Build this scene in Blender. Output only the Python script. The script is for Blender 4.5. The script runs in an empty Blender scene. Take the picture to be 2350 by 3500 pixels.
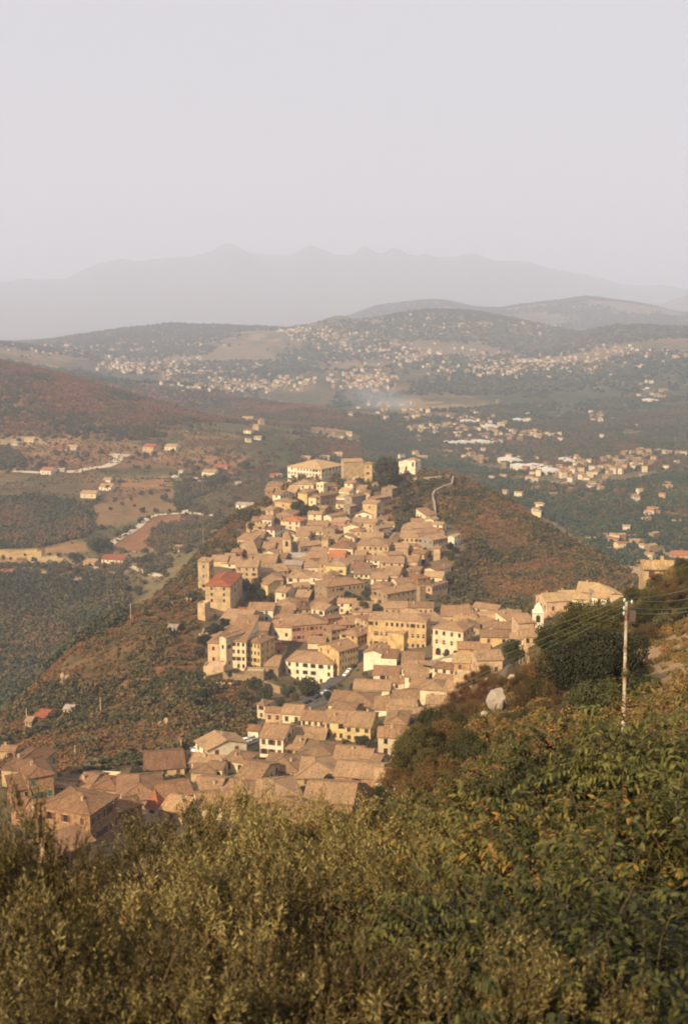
import bpy, math, random
import numpy as np
from mathutils import Vector, Matrix
random.seed(7)
rng = np.random.default_rng(11)
SC = bpy.context.scene
COL = SC.collection
R_ = math.radians

# ---------------------------------------------------------------- camera, sky, sun, exposure
F_PX = 3889.0                      # focal length in photo pixels (40 mm on a 36 mm tall frame)
CX, CY, HOR = 1175.0, 1750.0, 1085.0
PITCH = math.atan((CY - HOR) / F_PX)
cam_d = bpy.data.cameras.new('camera')
cam_d.sensor_fit = 'VERTICAL'; cam_d.sensor_height = 36.0; cam_d.sensor_width = 24.15
cam_d.lens = 40.0
cam_d.clip_start = 0.2; cam_d.clip_end = 90000
cam_d.dof.use_dof = True; cam_d.dof.focus_distance = 260.0; cam_d.dof.aperture_fstop = 2.8
cam = bpy.data.objects.new('camera', cam_d); COL.objects.link(cam)
cam.location = (0, 0, 0); cam.rotation_euler = (R_(90) - PITCH, 0, 0)
SC.camera = cam

SUN_EL, SUN_AZ = 32.0, 216.0       # azimuth clockwise from +Y: behind and to the left of the camera
world = bpy.data.worlds.new('World'); SC.world = world; world.use_nodes = True
wn = world.node_tree; wn.nodes.clear()
w_out = wn.nodes.new('ShaderNodeOutputWorld'); w_bg = wn.nodes.new('ShaderNodeBackground')
sky = wn.nodes.new('ShaderNodeTexSky'); sky.sky_type = 'NISHITA'; sky.sun_disc = False
sky.sun_elevation = R_(SUN_EL); sky.sun_rotation = R_(SUN_AZ)
sky.dust_density = 4.0; sky.air_density = 1.2; sky.altitude = 400
w_mul = wn.nodes.new('ShaderNodeMix'); w_mul.data_type = 'RGBA'; w_mul.blend_type = 'MIX'
w_mul.inputs[0].default_value = 0.86          # high thin overcast veil over the blue
w_mul.inputs[7].default_value = (4.90, 4.68, 4.80, 1)
wn.links.new(sky.outputs[0], w_mul.inputs[6])
wn.links.new(w_mul.outputs[2], w_bg.inputs[0]); w_bg.inputs[1].default_value = 0.1
wn.links.new(w_bg.outputs[0], w_out.inputs[0])

sun_d = bpy.data.lights.new('sun', 'SUN'); sun_d.energy = 4.8; sun_d.angle = R_(0.6)
sun_d.color = (1.0, 0.81, 0.52)
sun = bpy.data.objects.new('sun', sun_d); COL.objects.link(sun)
_az, _el = R_(SUN_AZ), R_(SUN_EL)
SUNV = Vector((math.sin(_az) * math.cos(_el), math.cos(_az) * math.cos(_el), math.sin(_el)))
sun.rotation_euler = SUNV.to_track_quat('Z', 'Y').to_euler()
sun.location = SUNV * 50
SC.view_settings.view_transform = 'Standard'; SC.view_settings.look = 'None'
SC.view_settings.exposure = 0.58; SC.view_settings.gamma = 1.0
SC.cycles.max_bounces = 5; SC.cycles.diffuse_bounces = 2; SC.cycles.glossy_bounces = 1
SC.cycles.transmission_bounces = 2; SC.cycles.volume_bounces = 2; SC.cycles.transparent_max_bounces = 4
SC.cycles.use_denoising = True
SC.cycles.filter_width = 1.9

# ---------------------------------------------------------------- projection helpers
cP, sP = math.cos(PITCH), math.sin(PITCH)
def ray(sx, sy):
    """direction of photo pixel (2350x3500 frame) scaled so that y = 1"""
    a = (sx - CX) / F_PX; b = (CY - sy) / F_PX
    y = cP + b * sP; z = -sP + b * cP
    return a / y, z / y
def PT(sx, sy, d):
    u, t = ray(sx, sy); return Vector((u * d, d, t * d))
def proj(x, y, z):
    """world -> photo pixel (works on arrays)"""
    f = y * cP - z * sP; up = y * sP + z * cP
    return CX + F_PX * x / f, CY - F_PX * up / f

# ---------------------------------------------------------------- value noise (numpy)
def vnoise(x, y, seed=0):
    xi = np.floor(x).astype(np.int64); yi = np.floor(y).astype(np.int64)
    xf = x - xi; yf = y - yi
    def h(a, b):
        n = (a * 374761393 + b * 668265263 + seed * 1442695041) & 0xffffffff
        n = ((n ^ (n >> 13)) * 1274126177) & 0xffffffff
        return ((n ^ (n >> 16)) & 0xffff) / 65535.0
    u = xf * xf * (3 - 2 * xf); v = yf * yf * (3 - 2 * yf)
    return (h(xi, yi) * (1 - u) + h(xi + 1, yi) * u) * (1 - v) + (h(xi, yi + 1) * (1 - u) + h(xi + 1, yi + 1) * u) * v
def fbm(x, y, oct=4, seed=0):
    s = 0; a = 0.5; t = 0
    for k in range(oct):
        s = s + a * vnoise(x * 2 ** k, y * 2 ** k, seed + k); t += a; a *= 0.5
    return s / t

# ---------------------------------------------------------------- terrain
# control points: photo pixel + distance; hidden ground is given by the pixel it would fall on
CP = [
 # near slope, camera's own hill
 (200,5200,2.0),(1200,5200,2.0),(2200,5200,2.0),(200,5150,4),(1200,5150,4),(2200,5000,4),
 (0,5120,6.5),(800,5120,6.5),(1500,5000,6.5),(2200,4800,6.5),
 (0,4800,10),(800,4800,10),(1500,4650,10),(2250,4300,10),
 (0,4480,15),(800,4450,15),(1500,4200,15),(2250,3800,15),
 (0,3950,30),(800,3900,30),(1500,3450,30),(2250,2980,30),
 (0,3750,60),(600,3700,60),(1100,3250,60),(1500,2760,60),(1800,2600,60),(2135,2540,60),(2350,2450,60),(2700,2300,60),
 (0,3400,120),(600,3350,120),(1000,3120,120),(1300,2860,110),(1450,2620,105),(1600,2490,110),(1750,2430,115),(1950,2340,120),(2150,2290,120),(2300,2240,120),(2700,2050,120),
 (1480,2690,150),(1620,2460,155),(1760,2330,160),(1950,2240,170),(2150,2150,170),(2330,2080,170),(2700,1950,170),
 (1600,2560,210),(1760,2420,220),(1820,2230,230),(2000,2150,240),(2150,2060,240),(2250,1990,230),(2350,1925,210),(2600,1900,210),
 (2350,2030,300),(2200,2075,320),(2050,2110,330),(1900,2190,310),(1780,2380,290),
 # lower town
 (0,2960,225),(120,2930,230),(330,2905,235),(560,2880,245),(800,2860,250),(1050,2830,262),(1280,2790,270),(1420,2730,262),
 (0,2700,300),(150,2700,300),(450,2700,305),(620,2680,315),(850,2650,315),(1050,2650,318),(1250,2610,325),(1400,2560,330),
 (700,2545,360),(880,2510,365),(1000,2520,350),(1180,2530,345),(1330,2500,350),
 (880,2450,420),(1040,2400,440),(1150,2350,450),(1300,2380,420),(1500,2350,400),
 (1060,2350,490),(1180,2290,500),(1300,2250,500),(1430,2250,490),(1540,2230,480),(1650,2200,450),(1780,2170,420),(1900,2130,430),(2080,2080,430),
 (2000,2010,520),(2150,2030,520),(2350,2040,480),(1830,2110,510),
 (760,2310,480),(870,2300,490),(960,2290,500),(700,2310,480),
 (760,2120,560),(850,2110,570),(960,2080,590),(1100,2060,590),(1250,2060,580),(1400,2040,585),(1500,2060,575),
 (700,2120,550),(760,2050,590),(900,1980,640),(1050,1950,660),(1200,1935,660),(1350,1930,660),(1450,1925,670),
 (880,1880,710),(1000,1840,740),(1150,1830,740),(1300,1840,730),(1500,1860,700),(1560,1860,690),
 (920,1720,800),(1050,1700,820),(1200,1710,820),(1300,1690,830),(1400,1700,820),(1500,1720,800),
 (1000,1650,880),(1180,1630,900),(1300,1640,890),(1400,1630,890),(1460,1620,880),(1550,1630,860),
 # behind the palace and church: falls away
 (900,1740,1000),(1050,1720,1030),(1200,1700,1050),(1400,1700,1050),(1550,1720,1020),
 # right flank (faces the camera) and its silhouette
 (1650,1670,850),(1750,1715,830),(1850,1785,800),(1950,1845,770),(2050,1905,740),(2130,1950,700),(2250,2020,650),(2500,2090,600),
 (1560,1760,780),(1600,1950,660),(1560,2060,600),(1700,1900,700),(1800,2000,640),(1650,2080,590),(1900,2010,620),(2000,2050,590),(1720,2110,540),
 (1650,1760,990),(1800,1850,950),(1950,1950,900),(2100,2050,850),(2300,2120,800),(2600,2180,750),
 # left flank and its silhouette
 (860,1745,830),(800,1760,800),(730,1830,760),(690,1890,700),(650,1960,650),(560,2030,620),(480,2075,590),(380,2120,560),(300,2180,545),(230,2240,530),(160,2320,510),(100,2400,490),(30,2440,470),(-150,2550,450),
 (640,2200,520),(560,2200,510),(480,2300,480),(350,2300,490),(400,2420,440),(600,2400,420),(250,2430,450),(150,2480,430),(550,2540,375),(380,2570,365),(200,2600,360),(0,2640,350),(-200,2700,350),
 (800,1880,950),(700,1980,850),(620,2060,790),(520,2140,740),(420,2190,700),(300,2260,660),(180,2360,620),(60,2450,590),(-200,2600,560),
 # valley, left
 (0,2380,760),(150,2300,800),(-300,2400,760),(300,2130,880),(0,2100,920),(450,2010,960),(-300,2150,900),
 (400,1940,1040),(100,1900,1100),(250,1860,1130),(500,1820,1180),(620,1740,1280),(400,1730,1290),(100,1760,1270),(-300,1880,1120),
 (600,1630,1450),(300,1620,1450),(0,1640,1430),(800,1640,1400),(550,1540,1600),(250,1530,1600),(0,1540,1580),(800,1540,1620),(1000,1560,1600),
 (900,1460,1850),(600,1460,1750),(350,1440,1750),(100,1420,1750),(-300,1400,1800),
 (0,1235,2250),(-400,1180,2250),(150,1262,2300),(300,1300,2300),(450,1345,2250),(600,1385,2150),(750,1430,2050),
 (0,1300,2900),(300,1345,2800),(500,1380,2750),(700,1420,2600),
 (330,1283,3100),(550,1297,3000),(700,1320,2950),(900,1362,2800),(1080,1395,2650),(1250,1430,2500),(1350,1465,2350),
 (550,1350,3500),(800,1380,3400),(1050,1410,3100),
 # valley, centre and right
 (1200,1540,1800),(1400,1520,2000),(1600,1570,1750),(1500,1650,1450),(1700,1660,1420),(1900,1660,1400),(2200,1620,1550),(1800,1580,1700),(2100,1540,1850),
 (1900,1800,1130),(2150,1760,1200),(2350,1700,1300),(2200,1880,1030),(2350,1850,1080),(2700,1800,1100),
 (1500,1470,2300),(1800,1490,2150),(2100,1470,2250),(2350,1480,2150),(2700,1480,2150),
 (1600,1400,2700),(1900,1400,2700),(2250,1380,2750),(2350,1360,2800),(1350,1410,2700),
 (0,1170,4300),(300,1240,4100),(600,1270,4000),(900,1300,3700),(1150,1330,3500),(1400,1310,3500),(1700,1300,3500),(2000,1290,3500),(2350,1250,3500),(2700,1240,3500),
 (100,1180,5200),(450,1200,5000),(800,1210,4700),(1100,1225,4600),(1400,1225,4500),(1750,1215,4500),(2050,1185,4400),(2350,1150,4400),
 (1990,1140,4900),(2090,1112,4900),(2200,1108,4900),(2350,1120,4900),(1860,1178,5000),(2700,1120,4900),
 (280,1145,6200),(450,1118,6300),(600,1102,6300),(750,1105,6300),(900,1112,6300),(1010,1125,6100),(150,1165,6300),(0,1178,6500),
 (1050,1118,6000),(1105,1104,5900),(1155,1078,5800),(1215,1092,5800),(1310,1086,5700),(1400,1072,5700),(1500,1066,5700),(1650,1072,5700),(1800,1096,5700),(1950,1130,5700),
 (2100,1140,5900),(2350,1140,5900),(600,1130,7200),(1000,1140,7200),(1300,1120,7000),(1600,1115,7000),(1900,1130,7000),
 (1200,1095,9100),(1270,1052,9300),(1380,1035,9300),(1470,1027,9300),(1560,1036,9300),(1660,1053,9300),(1780,1038,9300),(1900,1024,9300),(2010,1006,9300),(2120,1020,9300),(2220,1035,9300),(2300,1062,9300),(2400,1075,9300),
 (0,1160,11500),(500,1150,11600),(900,1130,11600),(1300,1110,11700),(1700,1100,11700),(2100,1080,11700),(2350,1090,11700),
 (2200,1062,13500),(2280,1030,14200),(2350,1010,14200),(2600,990,14200),
 (0,1125,15600),(600,1118,15600),(1200,1105,15600),(1800,1100,15600),(2350,1085,15800),
 # far mountains
 (-400,985,20000),(0,968,20000),(150,962,20000),(300,945,20000),(330,925,20000),(430,905,20000),(560,898,20000),(700,890,20000),(740,862,20000),(780,848,20000),(815,850,20000),(850,868,20000),(900,898,20000),(970,890,20000),(1050,873,20000),(1100,872,20000),(1180,876,20000),(1250,870,20000),(1300,878,20000),(1370,871,20000),(1480,882,20000),(1600,877,20000),(1700,893,20000),(1780,895,20000),(1850,915,20000),(1950,935,20000),(2100,965,20000),(2350,990,20000),(2700,1010,20000),
 (0,1075,16500),(600,1065,16500),(1200,1060,16500),(1800,1060,16500),(2350,1070,17000),
 (0,1010,25000),(600,960,25000),(1200,940,25000),(1800,960,25000),(2350,1020,25000),
 (0,1080,32000),(1200,1080,32000),(2350,1080,32000),
]
KU, KV = 0.077, 0.16
_cp = np.array(CP, float)
_uy = np.array([ray(a, b) for a, b, c in CP])
_Pu = _uy[:, 0] / KU; _Pv = np.log(_cp[:, 2]) / KV; _Pt = _uy[:, 1]
# mild plane as polynomial part
def _ker(r2): return np.sqrt(r2 + 0.02)
_n = len(CP)
_A = np.zeros((_n + 3, _n + 3))
_r2 = (_Pu[:, None] - _Pu[None]) ** 2 + (_Pv[:, None] - _Pv[None]) ** 2
_A[:_n, :_n] = _ker(_r2) - 0.004 * np.eye(_n)
_A[:_n, _n] = 1; _A[:_n, _n + 1] = _Pu; _A[:_n, _n + 2] = _Pv; _A[_n:, :_n] = _A[:_n, _n:].T
_w = np.linalg.solve(_A, np.concatenate([_Pt, [0, 0, 0]]))
def rbf(u, v):
    sh = u.shape; u = u.ravel(); v = v.ravel(); out = np.empty_like(u)
    for i in range(0, len(u), 20000):
        a = u[i:i+20000]; b = v[i:i+20000]
        k = _ker((a[:, None] - _Pu[None]) ** 2 + (b[:, None] - _Pv[None]) ** 2)
        out[i:i+20000] = k @ _w[:_n] + _w[_n] + _w[_n + 1] * a + _w[_n + 2] * b
    return out.reshape(sh)
UG = np.concatenate([np.linspace(-1.6, -0.40, 60, endpoint=False), np.linspace(-0.40, 0.40, 680, endpoint=False), np.linspace(0.40, 1.6, 61)])
LV = np.linspace(math.log(1.0), math.log(34000.0), 1150)
# coarse evaluation then bilinear refine
_cu = np.concatenate([np.linspace(-1.6, -0.45, 16, endpoint=False), np.linspace(-0.45, 0.45, 181, endpoint=False), np.linspace(0.45, 1.6, 17)]); _cv = np.linspace(LV[0], LV[-1], 575)
_gu, _gv = np.meshgrid(np.clip(_cu, -0.45, 0.45), _cv)
_ct = rbf(_gu / KU, np.maximum(_gv, math.log(1.6)) / KV)
_tmp = np.stack([np.interp(UG, _cu, row) for row in _ct])
TG = np.stack([np.interp(LV, _cv, _tmp[:, j]) for j in range(len(UG))], axis=1)
YG = np.exp(LV)[:, None] * np.ones_like(UG)[None]
XG = UG[None] * YG
ZG = TG * YG
# fractal relief, growing with distance; none where the town stands
_l = np.exp(LV)[:, None]
amp = np.interp(_l, [1, 10, 60, 200, 240, 480, 800, 900, 1500, 3000, 6000, 12000, 16000, 20000], [.1, .3, 1.2, 1.5, .3, .3, .4, 3, 9, 26, 42, 90, 150, 190])
ns = np.interp(_l, [1, 60, 200, 900, 3000, 6000, 20000], [4, 18, 30, 90, 420, 800, 2600])
ZG = ZG + amp * (fbm(XG / ns + 31.7, YG / ns * 0.8 + 12.3, 5, 3) - 0.5) * 1.3
ZG = ZG + np.interp(_l, [12000, 17000, 20000], [0, 140, 180]) * (np.abs(fbm(XG / 1300 + 3, YG / 2600, 4, 8) - .5) * -2 + .25)
for _s, _h, _wd in ((782, 130, 62), (640, 40, 70), (860, 40, 50), (1060, 110, 36), (1245, 100, 30), (1345, 110, 32), (1600, 90, 40), (1450, 60, 26), (330, 90, 50), (430, 70, 34)):
    ZG = ZG + _h * np.exp(-((XG / YG - (_s - CX) / F_PX) / (_wd / F_PX)) ** 2) * np.exp(-((YG - 20000) / 2200) ** 2)
# scrubby roughness on the two flanks
_sx, _sy = proj(XG, YG, ZG)
def inpoly(px, py, poly):
    c = np.zeros(px.shape, bool); n = len(poly)
    for i in range(n):
        x1, y1 = poly[i]; x2, y2 = poly[(i + 1) % n]
        if y1 == y2: continue
        k = ((y1 > py) != (y2 > py)) & (px < (x2 - x1) * (py - y1) / (y2 - y1) + x1)
        c ^= k
    return c
TOWN_POLY = [(-60,2560),(150,2600),(420,2630),(540,2600),(660,2540),(850,2480),(880,2330),(690,2310),(700,2100),(770,2060),(680,2060),(670,1900),(790,1830),(860,1740),(900,1640),(960,1590),(1250,1560),(1440,1600),(1330,1660),(1310,1740),(1330,1810),(1480,1770),(1600,1830),(1590,1880),(1520,1960),(1500,2060),(1660,2090),(1800,2090),(1900,2010),(2140,1990),(2140,2090),(1900,2120),(1860,2180),(1760,2200),(1720,2330),(1560,2420),(1420,2530),(1320,2700),(900,2960),(400,3100),(-60,3000)]
def town_mask(x, y, z):
    a, b = proj(x, y, z); return inpoly(a, b, TOWN_POLY) & (y > 205) & (y < 960)
def _gidx(x, y):
    u = x / y; v = np.log(np.maximum(y, 1.01))
    fi = np.interp(v, LV, np.arange(len(LV))); fj = np.interp(u, UG, np.arange(len(UG)))
    i = np.minimum(fi.astype(int), len(LV) - 2); j = np.minimum(fj.astype(int), len(UG) - 2)
    return i, j, fi - i, fj - j
def T(x, y):
    x = np.asarray(x, float); y = np.asarray(y, float)
    i, j, a, b = _gidx(x, y)
    return (ZG[i, j] * (1 - a) + ZG[i + 1, j] * a) * (1 - b) + (ZG[i, j + 1] * (1 - a) + ZG[i + 1, j + 1] * a) * b
def HIT(sx, sy, dmin=200.0, dmax=24000.0, lift=0.0):
    """first ground point on the ray of a photo pixel beyond dmin"""
    u, t = ray(sx, sy)
    d = np.exp(np.arange(math.log(dmin), math.log(dmax), 0.0015))
    g = T(u * d, d) + lift - t * d
    k = np.nonzero((g[1:] >= 0) & (g[:-1] < 0))[0]
    if len(k) == 0:
        k0 = int(np.argmin(np.abs(g) / d)); dd = d[k0]
    else:
        k0 = k[0]; a = -g[k0] / (g[k0 + 1] - g[k0]); dd = d[k0] + a * (d[k0 + 1] - d[k0])
    return Vector((u * dd, dd, float(T(u * dd, dd))))
# ---------------------------------------------------------------- materials
def nn(nt, typ, **kw):
    n = nt.nodes.new(typ)
    for k, v in kw.items():
        if k in ('operation', 'blend_type', 'data_type', 'noise_dimensions', 'feature', 'attribute_name', 'attribute_type', 'wave_type', 'bands_direction', 'musgrave_type', 'vector_type'): setattr(n, k, v)
        else: n.inputs[k].default_value = v
    return n
def lin(c): return tuple(c) + (1,)
def ramp(nt, stops):
    r = nt.nodes.new('ShaderNodeValToRGB'); e = r.color_ramp.elements
    e[0].position = stops[0][0]; e[0].color = lin(stops[0][1]); e[1].position = stops[-1][0]; e[1].color = lin(stops[-1][1])
    for p, c in stops[1:-1]:
        k = e.new(p); k.color = lin(c)
    return r
def new_mat(name, rough=0.9, spec=0.2):
    m = bpy.data.materials.new(name); m.use_nodes = True; nt = m.node_tree
    b = nt.nodes['Principled BSDF']; b.inputs['Roughness'].default_value = rough
    b.inputs['Specular IOR Level'].default_value = spec
    return m, nt, b
def mixc(nt, fac, a, b, mode='MIX'):
    m = nt.nodes.new('ShaderNodeMix'); m.data_type = 'RGBA'; m.blend_type = mode; m.clamp_factor = True
    for s, v in ((0, fac), (6, a), (7, b)):
        if hasattr(v, 'links') or hasattr(v, 'is_output'): nt.links.new(v, m.inputs[s])
        elif s == 0: m.inputs[0].default_value = v
        else: m.inputs[s].default_value = lin(v) if len(v) == 3 else v
    return m.outputs[2]
def noise(nt, scale, detail=4, coord='Object', rough=0.6, dist=0.0):
    tc = nt.nodes.new('ShaderNodeTexCoord') if not coord == 'Pos' else nt.nodes.new('ShaderNodeNewGeometry')
    n = nt.nodes.new('ShaderNodeTexNoise'); n.inputs['Scale'].default_value = scale; n.inputs['Detail'].default_value = detail
    n.inputs['Roughness'].default_value = rough; n.inputs['Distortion'].default_value = dist
    nt.links.new(tc.outputs['Position' if coord == 'Pos' else coord], n.inputs['Vector'])
    return n.outputs['Fac']
def bump(nt, b, h, strength=0.5, dist=0.1):
    u = nt.nodes.new('ShaderNodeBump'); u.inputs['Strength'].default_value = strength; u.inputs['Distance'].default_value = dist
    nt.links.new(h, u.inputs['Height']); nt.links.new(u.outputs[0], b.inputs['Normal'])
def scaled(c, k): return tuple(min(1, v * k) for v in c)

def wall_mat(name, c, stain=0.35, stone=False):
    m, nt, b = new_mat(name)
    f1 = noise(nt, 0.35 if not stone else 1.3, 5, 'Pos', 0.65); f2 = noise(nt, 2.6, 4, 'Pos', 0.7)
    r = ramp(nt, [(0.32, scaled(c, 1 - stain * 1.1)), (0.55, c), (0.8, scaled(c, 1.12))]); nt.links.new(f1, r.inputs[0])
    r2 = ramp(nt, [(0.3, (0.72, 0.66, 0.6)), (0.62, (1.05, 1.03, 1.0))]); nt.links.new(f2, r2.inputs[0])
    col = mixc(nt, 0.6 if not stone else 0.9, r.outputs[0], r2.outputs[0], 'MULTIPLY')
    oi = nt.nodes.new('ShaderNodeObjectInfo'); rr = ramp(nt, [(0, (0.86, 0.84, 0.84)), (1, (1.08, 1.06, 1.0))]); nt.links.new(oi.outputs['Random'], rr.inputs[0])
    col = mixc(nt, 0.8, col, rr.outputs[0], 'MULTIPLY')
    nt.links.new(col, b.inputs['Base Color'])
    bump(nt, b, f2, 0.5, 0.12 if stone else 0.04)
    return m
def roof_mat(name, c):
    m, nt, b = new_mat(name, 0.95, 0.1)
    tc = nt.nodes.new('ShaderNodeNewGeometry')
    vo = nt.nodes.new('ShaderNodeTexVoronoi'); vo.inputs['Scale'].default_value = 4.2; nt.links.new(tc.outputs['Position'], vo.inputs['Vector'])
    sep = nt.nodes.new('ShaderNodeSeparateColor'); nt.links.new(vo.outputs['Color'], sep.inputs[0])
    r = ramp(nt, [(0.0, scaled(c, 0.74)), (0.35, scaled(c, 0.94)), (0.7, scaled(c, 1.1)), (1.0, (c[0] * 1.35, c[1] * 1.45, c[2] * 1.5))]); nt.links.new(sep.outputs[0], r.inputs[0])
    f1 = noise(nt, 0.22, 5, 'Pos', 0.65)
    r1 = ramp(nt, [(0.3, (0.66, 0.68, 0.7)), (0.5, (0.97, 0.97, 0.97)), (0.72, (1.15, 1.1, 1.05))]); nt.links.new(f1, r1.inputs[0])
    col = mixc(nt, 0.85, r.outputs[0], r1.outputs[0], 'MULTIPLY')
    oi = nt.nodes.new('ShaderNodeObjectInfo'); rr = ramp(nt, [(0, (0.68, 0.66, 0.66)), (0.3, (0.98, 0.88, 0.82)), (0.6, (1.0, 0.98, 0.95)), (1, (1.18, 1.18, 1.16))]); nt.links.new(oi.outputs['Random'], rr.inputs[0])
    col = mixc(nt, 0.9, col, rr.outputs[0], 'MULTIPLY')
    # rows of pan tiles running down the slope (UV across, UV down)
    uv = nt.nodes.new('ShaderNodeUVMap')
    wv = nt.nodes.new('ShaderNodeTexWave'); wv.wave_type = 'BANDS'; wv.bands_direction = 'X'; wv.inputs['Scale'].default_value = 0.72
    wv.inputs['Distortion'].default_value = 0.6; wv.inputs['Detail'].default_value = 1.0; nt.links.new(uv.outputs[0], wv.inputs['Vector'])
    rw = ramp(nt, [(0.0, (0.72, 0.7, 0.7)), (0.5, (1.04, 1.04, 1.04))]); nt.links.new(wv.outputs['Fac'], rw.inputs[0])
    col = mixc(nt, 0.75, col, rw.outputs[0], 'MULTIPLY')
    mp = nt.nodes.new('ShaderNodeMapping'); mp.inputs['Scale'].default_value = (1.6, .16, 1); nt.links.new(uv.outputs[0], mp.inputs[0])
    st = nt.nodes.new('ShaderNodeTexNoise'); st.inputs['Scale'].default_value = 1.0; st.inputs['Detail'].default_value = 5; st.inputs['Roughness'].default_value = .75; nt.links.new(mp.outputs[0], st.inputs['Vector'])
    rs = ramp(nt, [(.32, (.60, .57, .55)), (.5, (.97, .97, .97)), (.7, (1.25, 1.22, 1.15))]); nt.links.new(st.outputs['Fac'], rs.inputs[0])
    col = mixc(nt, 0.8, col, rs.outputs[0], 'MULTIPLY')
    nt.links.new(col, b.inputs['Base Color'])
    bump(nt, b, wv.outputs['Fac'], 0.7, 0.12)
    return m
WALLC = dict(cream=(.72,.60,.40), white=(.79,.71,.54), stone=(.33,.235,.145), tan=(.50,.36,.21), ochre=(.53,.37,.18), yellow=(.62,.48,.22),
             orange=(.54,.32,.15), pink=(.56,.38,.24), red=(.34,.12,.07), grey=(.34,.28,.22), brown=(.24,.14,.09), rose=(.42,.22,.15), brick=(.37,.22,.12))
MW = {k: wall_mat('wall_' + k, v, 0.3 if k in ('white', 'cream', 'yellow') else 0.42, k in ('stone', 'brick', 'grey')) for k, v in WALLC.items()}
MR = dict(tile=roof_mat('roof_tile', (.33,.205,.115)), dark=roof_mat('roof_tile_dark', (.25,.14,.08)), red=roof_mat('roof_tile_red', (.36,.12,.065)),
          orange=roof_mat('roof_tile_orange', (.42,.16,.075)), pale=roof_mat('roof_tile_pale', (.44,.29,.15)), grey=roof_mat('roof_grey', (.36,.29,.25)))
def plain(name, c, rough=0.8, spec=0.3, metal=0, var=0.25, sc=1.5):
    m, nt, b = new_mat(name, rough, spec); b.inputs['Metallic'].default_value = metal
    f = noise(nt, sc, 4, 'Pos'); r = ramp(nt, [(0.3, scaled(c, 1 - var)), (0.7, scaled(c, 1 + var * 0.5))]); nt.links.new(f, r.inputs[0]); nt.links.new(r.outputs[0], b.inputs['Base Color'])
    return m
M_GLASS = plain('window_dark', (.03,.02,.017), 0.35, 0.5)
M_TRIM = plain('window_trim', (.50,.38,.25), 0.9, 0.2)
M_SHUT = {'brown': plain('shutter_brown', (.13,.055,.035)), 'red': plain('shutter_red', (.17,.06,.04)), 'green': plain('shutter_green', (.05,.11,.07)), 'dark': plain('shutter_dark', (.07,.04,.03))}
M_CHIM = plain('chimney_plaster', (.45,.32,.2), 0.95, 0.1)

def leaf_mat(name, stops, rough=0.75, trans=0.25, island=True, spec=0.25, attr=None, clump=0.0):
    """leaf colours vary leaf by leaf, clump by clump and plant by plant"""
    m, nt, b = new_mat(name, rough, spec)
    g = nt.nodes.new('ShaderNodeNewGeometry'); oi = nt.nodes.new('ShaderNodeObjectInfo')
    mx = nn(nt, 'ShaderNodeMath', operation='MULTIPLY'); mx.inputs[1].default_value = 0.42 if island else 0.0
    nt.links.new(g.outputs['Random Per Island'], mx.inputs[0])
    n = noise(nt, clump if clump else 0.5, 3, 'Pos'); a2 = nn(nt, 'ShaderNodeMath', operation='MULTIPLY'); a2.inputs[1].default_value = 0.5; nt.links.new(n, a2.inputs[0])
    ad = nn(nt, 'ShaderNodeMath', operation='ADD'); nt.links.new(mx.outputs[0], ad.inputs[0]); nt.links.new(a2.outputs[0], ad.inputs[1])
    if attr:
        at = nt.nodes.new('ShaderNodeAttribute'); at.attribute_type = 'INSTANCER'; at.attribute_name = attr; src = at.outputs['Fac']
    else: src = oi.outputs['Random']
    m3 = nn(nt, 'ShaderNodeMath', operation='MULTIPLY_ADD'); m3.inputs[1].default_value = 1.0 if attr else 0.5; nt.links.new(src, m3.inputs[0]); nt.links.new(ad.outputs[0], m3.inputs[2])
    m4 = nn(nt, 'ShaderNodeMath', operation='MULTIPLY'); m4.inputs[1].default_value = 0.55 if attr else 0.7; nt.links.new(m3.outputs[0], m4.inputs[0])
    r = ramp(nt, stops); nt.links.new(m4.outputs[0], r.inputs[0]); nt.links.new(r.outputs[0], b.inputs['Base Color'])
    if trans:
        tr = nt.nodes.new('ShaderNodeBsdfTranslucent'); mxs = nt.nodes.new('ShaderNodeMixShader'); mxs.inputs[0].default_value = trans
        nt.links.new(r.outputs[0], tr.inputs[0]); nt.links.new(b.outputs[0], mxs.inputs[1]); nt.links.new(tr.outputs[0], mxs.inputs[2])
        nt.links.new(mxs.outputs[0], nt.nodes['Material Output'].inputs[0])
    return m
M_SCRUB = leaf_mat('scrub_leaves', [(0.14,(.036,.036,.014)), (0.34,(.07,.062,.022)), (0.48,(.12,.085,.03)), (0.62,(.155,.09,.034)), (0.82,(.22,.10,.038))], attr='tint', trans=0)
M_WOOD = leaf_mat('wood_leaves', [(0.14,(.032,.036,.016)), (0.30,(.056,.058,.024)), (0.44,(.095,.082,.032)), (0.56,(.14,.085,.036)), (0.75,(.20,.085,.04))], attr='tint', trans=0)
M_WOODG = leaf_mat('green_wood_leaves', [(0.14,(.022,.038,.022)), (0.30,(.038,.058,.03)), (0.48,(.065,.078,.036)), (0.62,(.11,.10,.045)), (0.8,(.16,.11,.05))], attr='tint', trans=0)
M_TREE = leaf_mat('tree_leaves', [(0.15,(.03,.03,.012)), (0.5,(.055,.052,.019)), (0.8,(.10,.08,.028))], trans=0)
M_DARKTREE = leaf_mat('dark_tree_leaves', [(0.15,(.014,.015,.007)), (0.42,(.026,.028,.012)), (0.7,(.07,.066,.024))], trans=0.1)  # bright stop puts sunlit leaf clumps into the colour
M_SHRUBG = leaf_mat('shrub_green_leaves', [(0.15,(.03,.034,.012)), (0.45,(.065,.06,.02)), (0.8,(.13,.10,.03))], trans=0.25)
M_SHRUBB = leaf_mat('shrub_brown_leaves', [(0.15,(.055,.035,.016)), (0.45,(.11,.07,.027)), (0.7,(.17,.095,.033)), (0.9,(.24,.11,.035))], trans=0.25)
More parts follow.
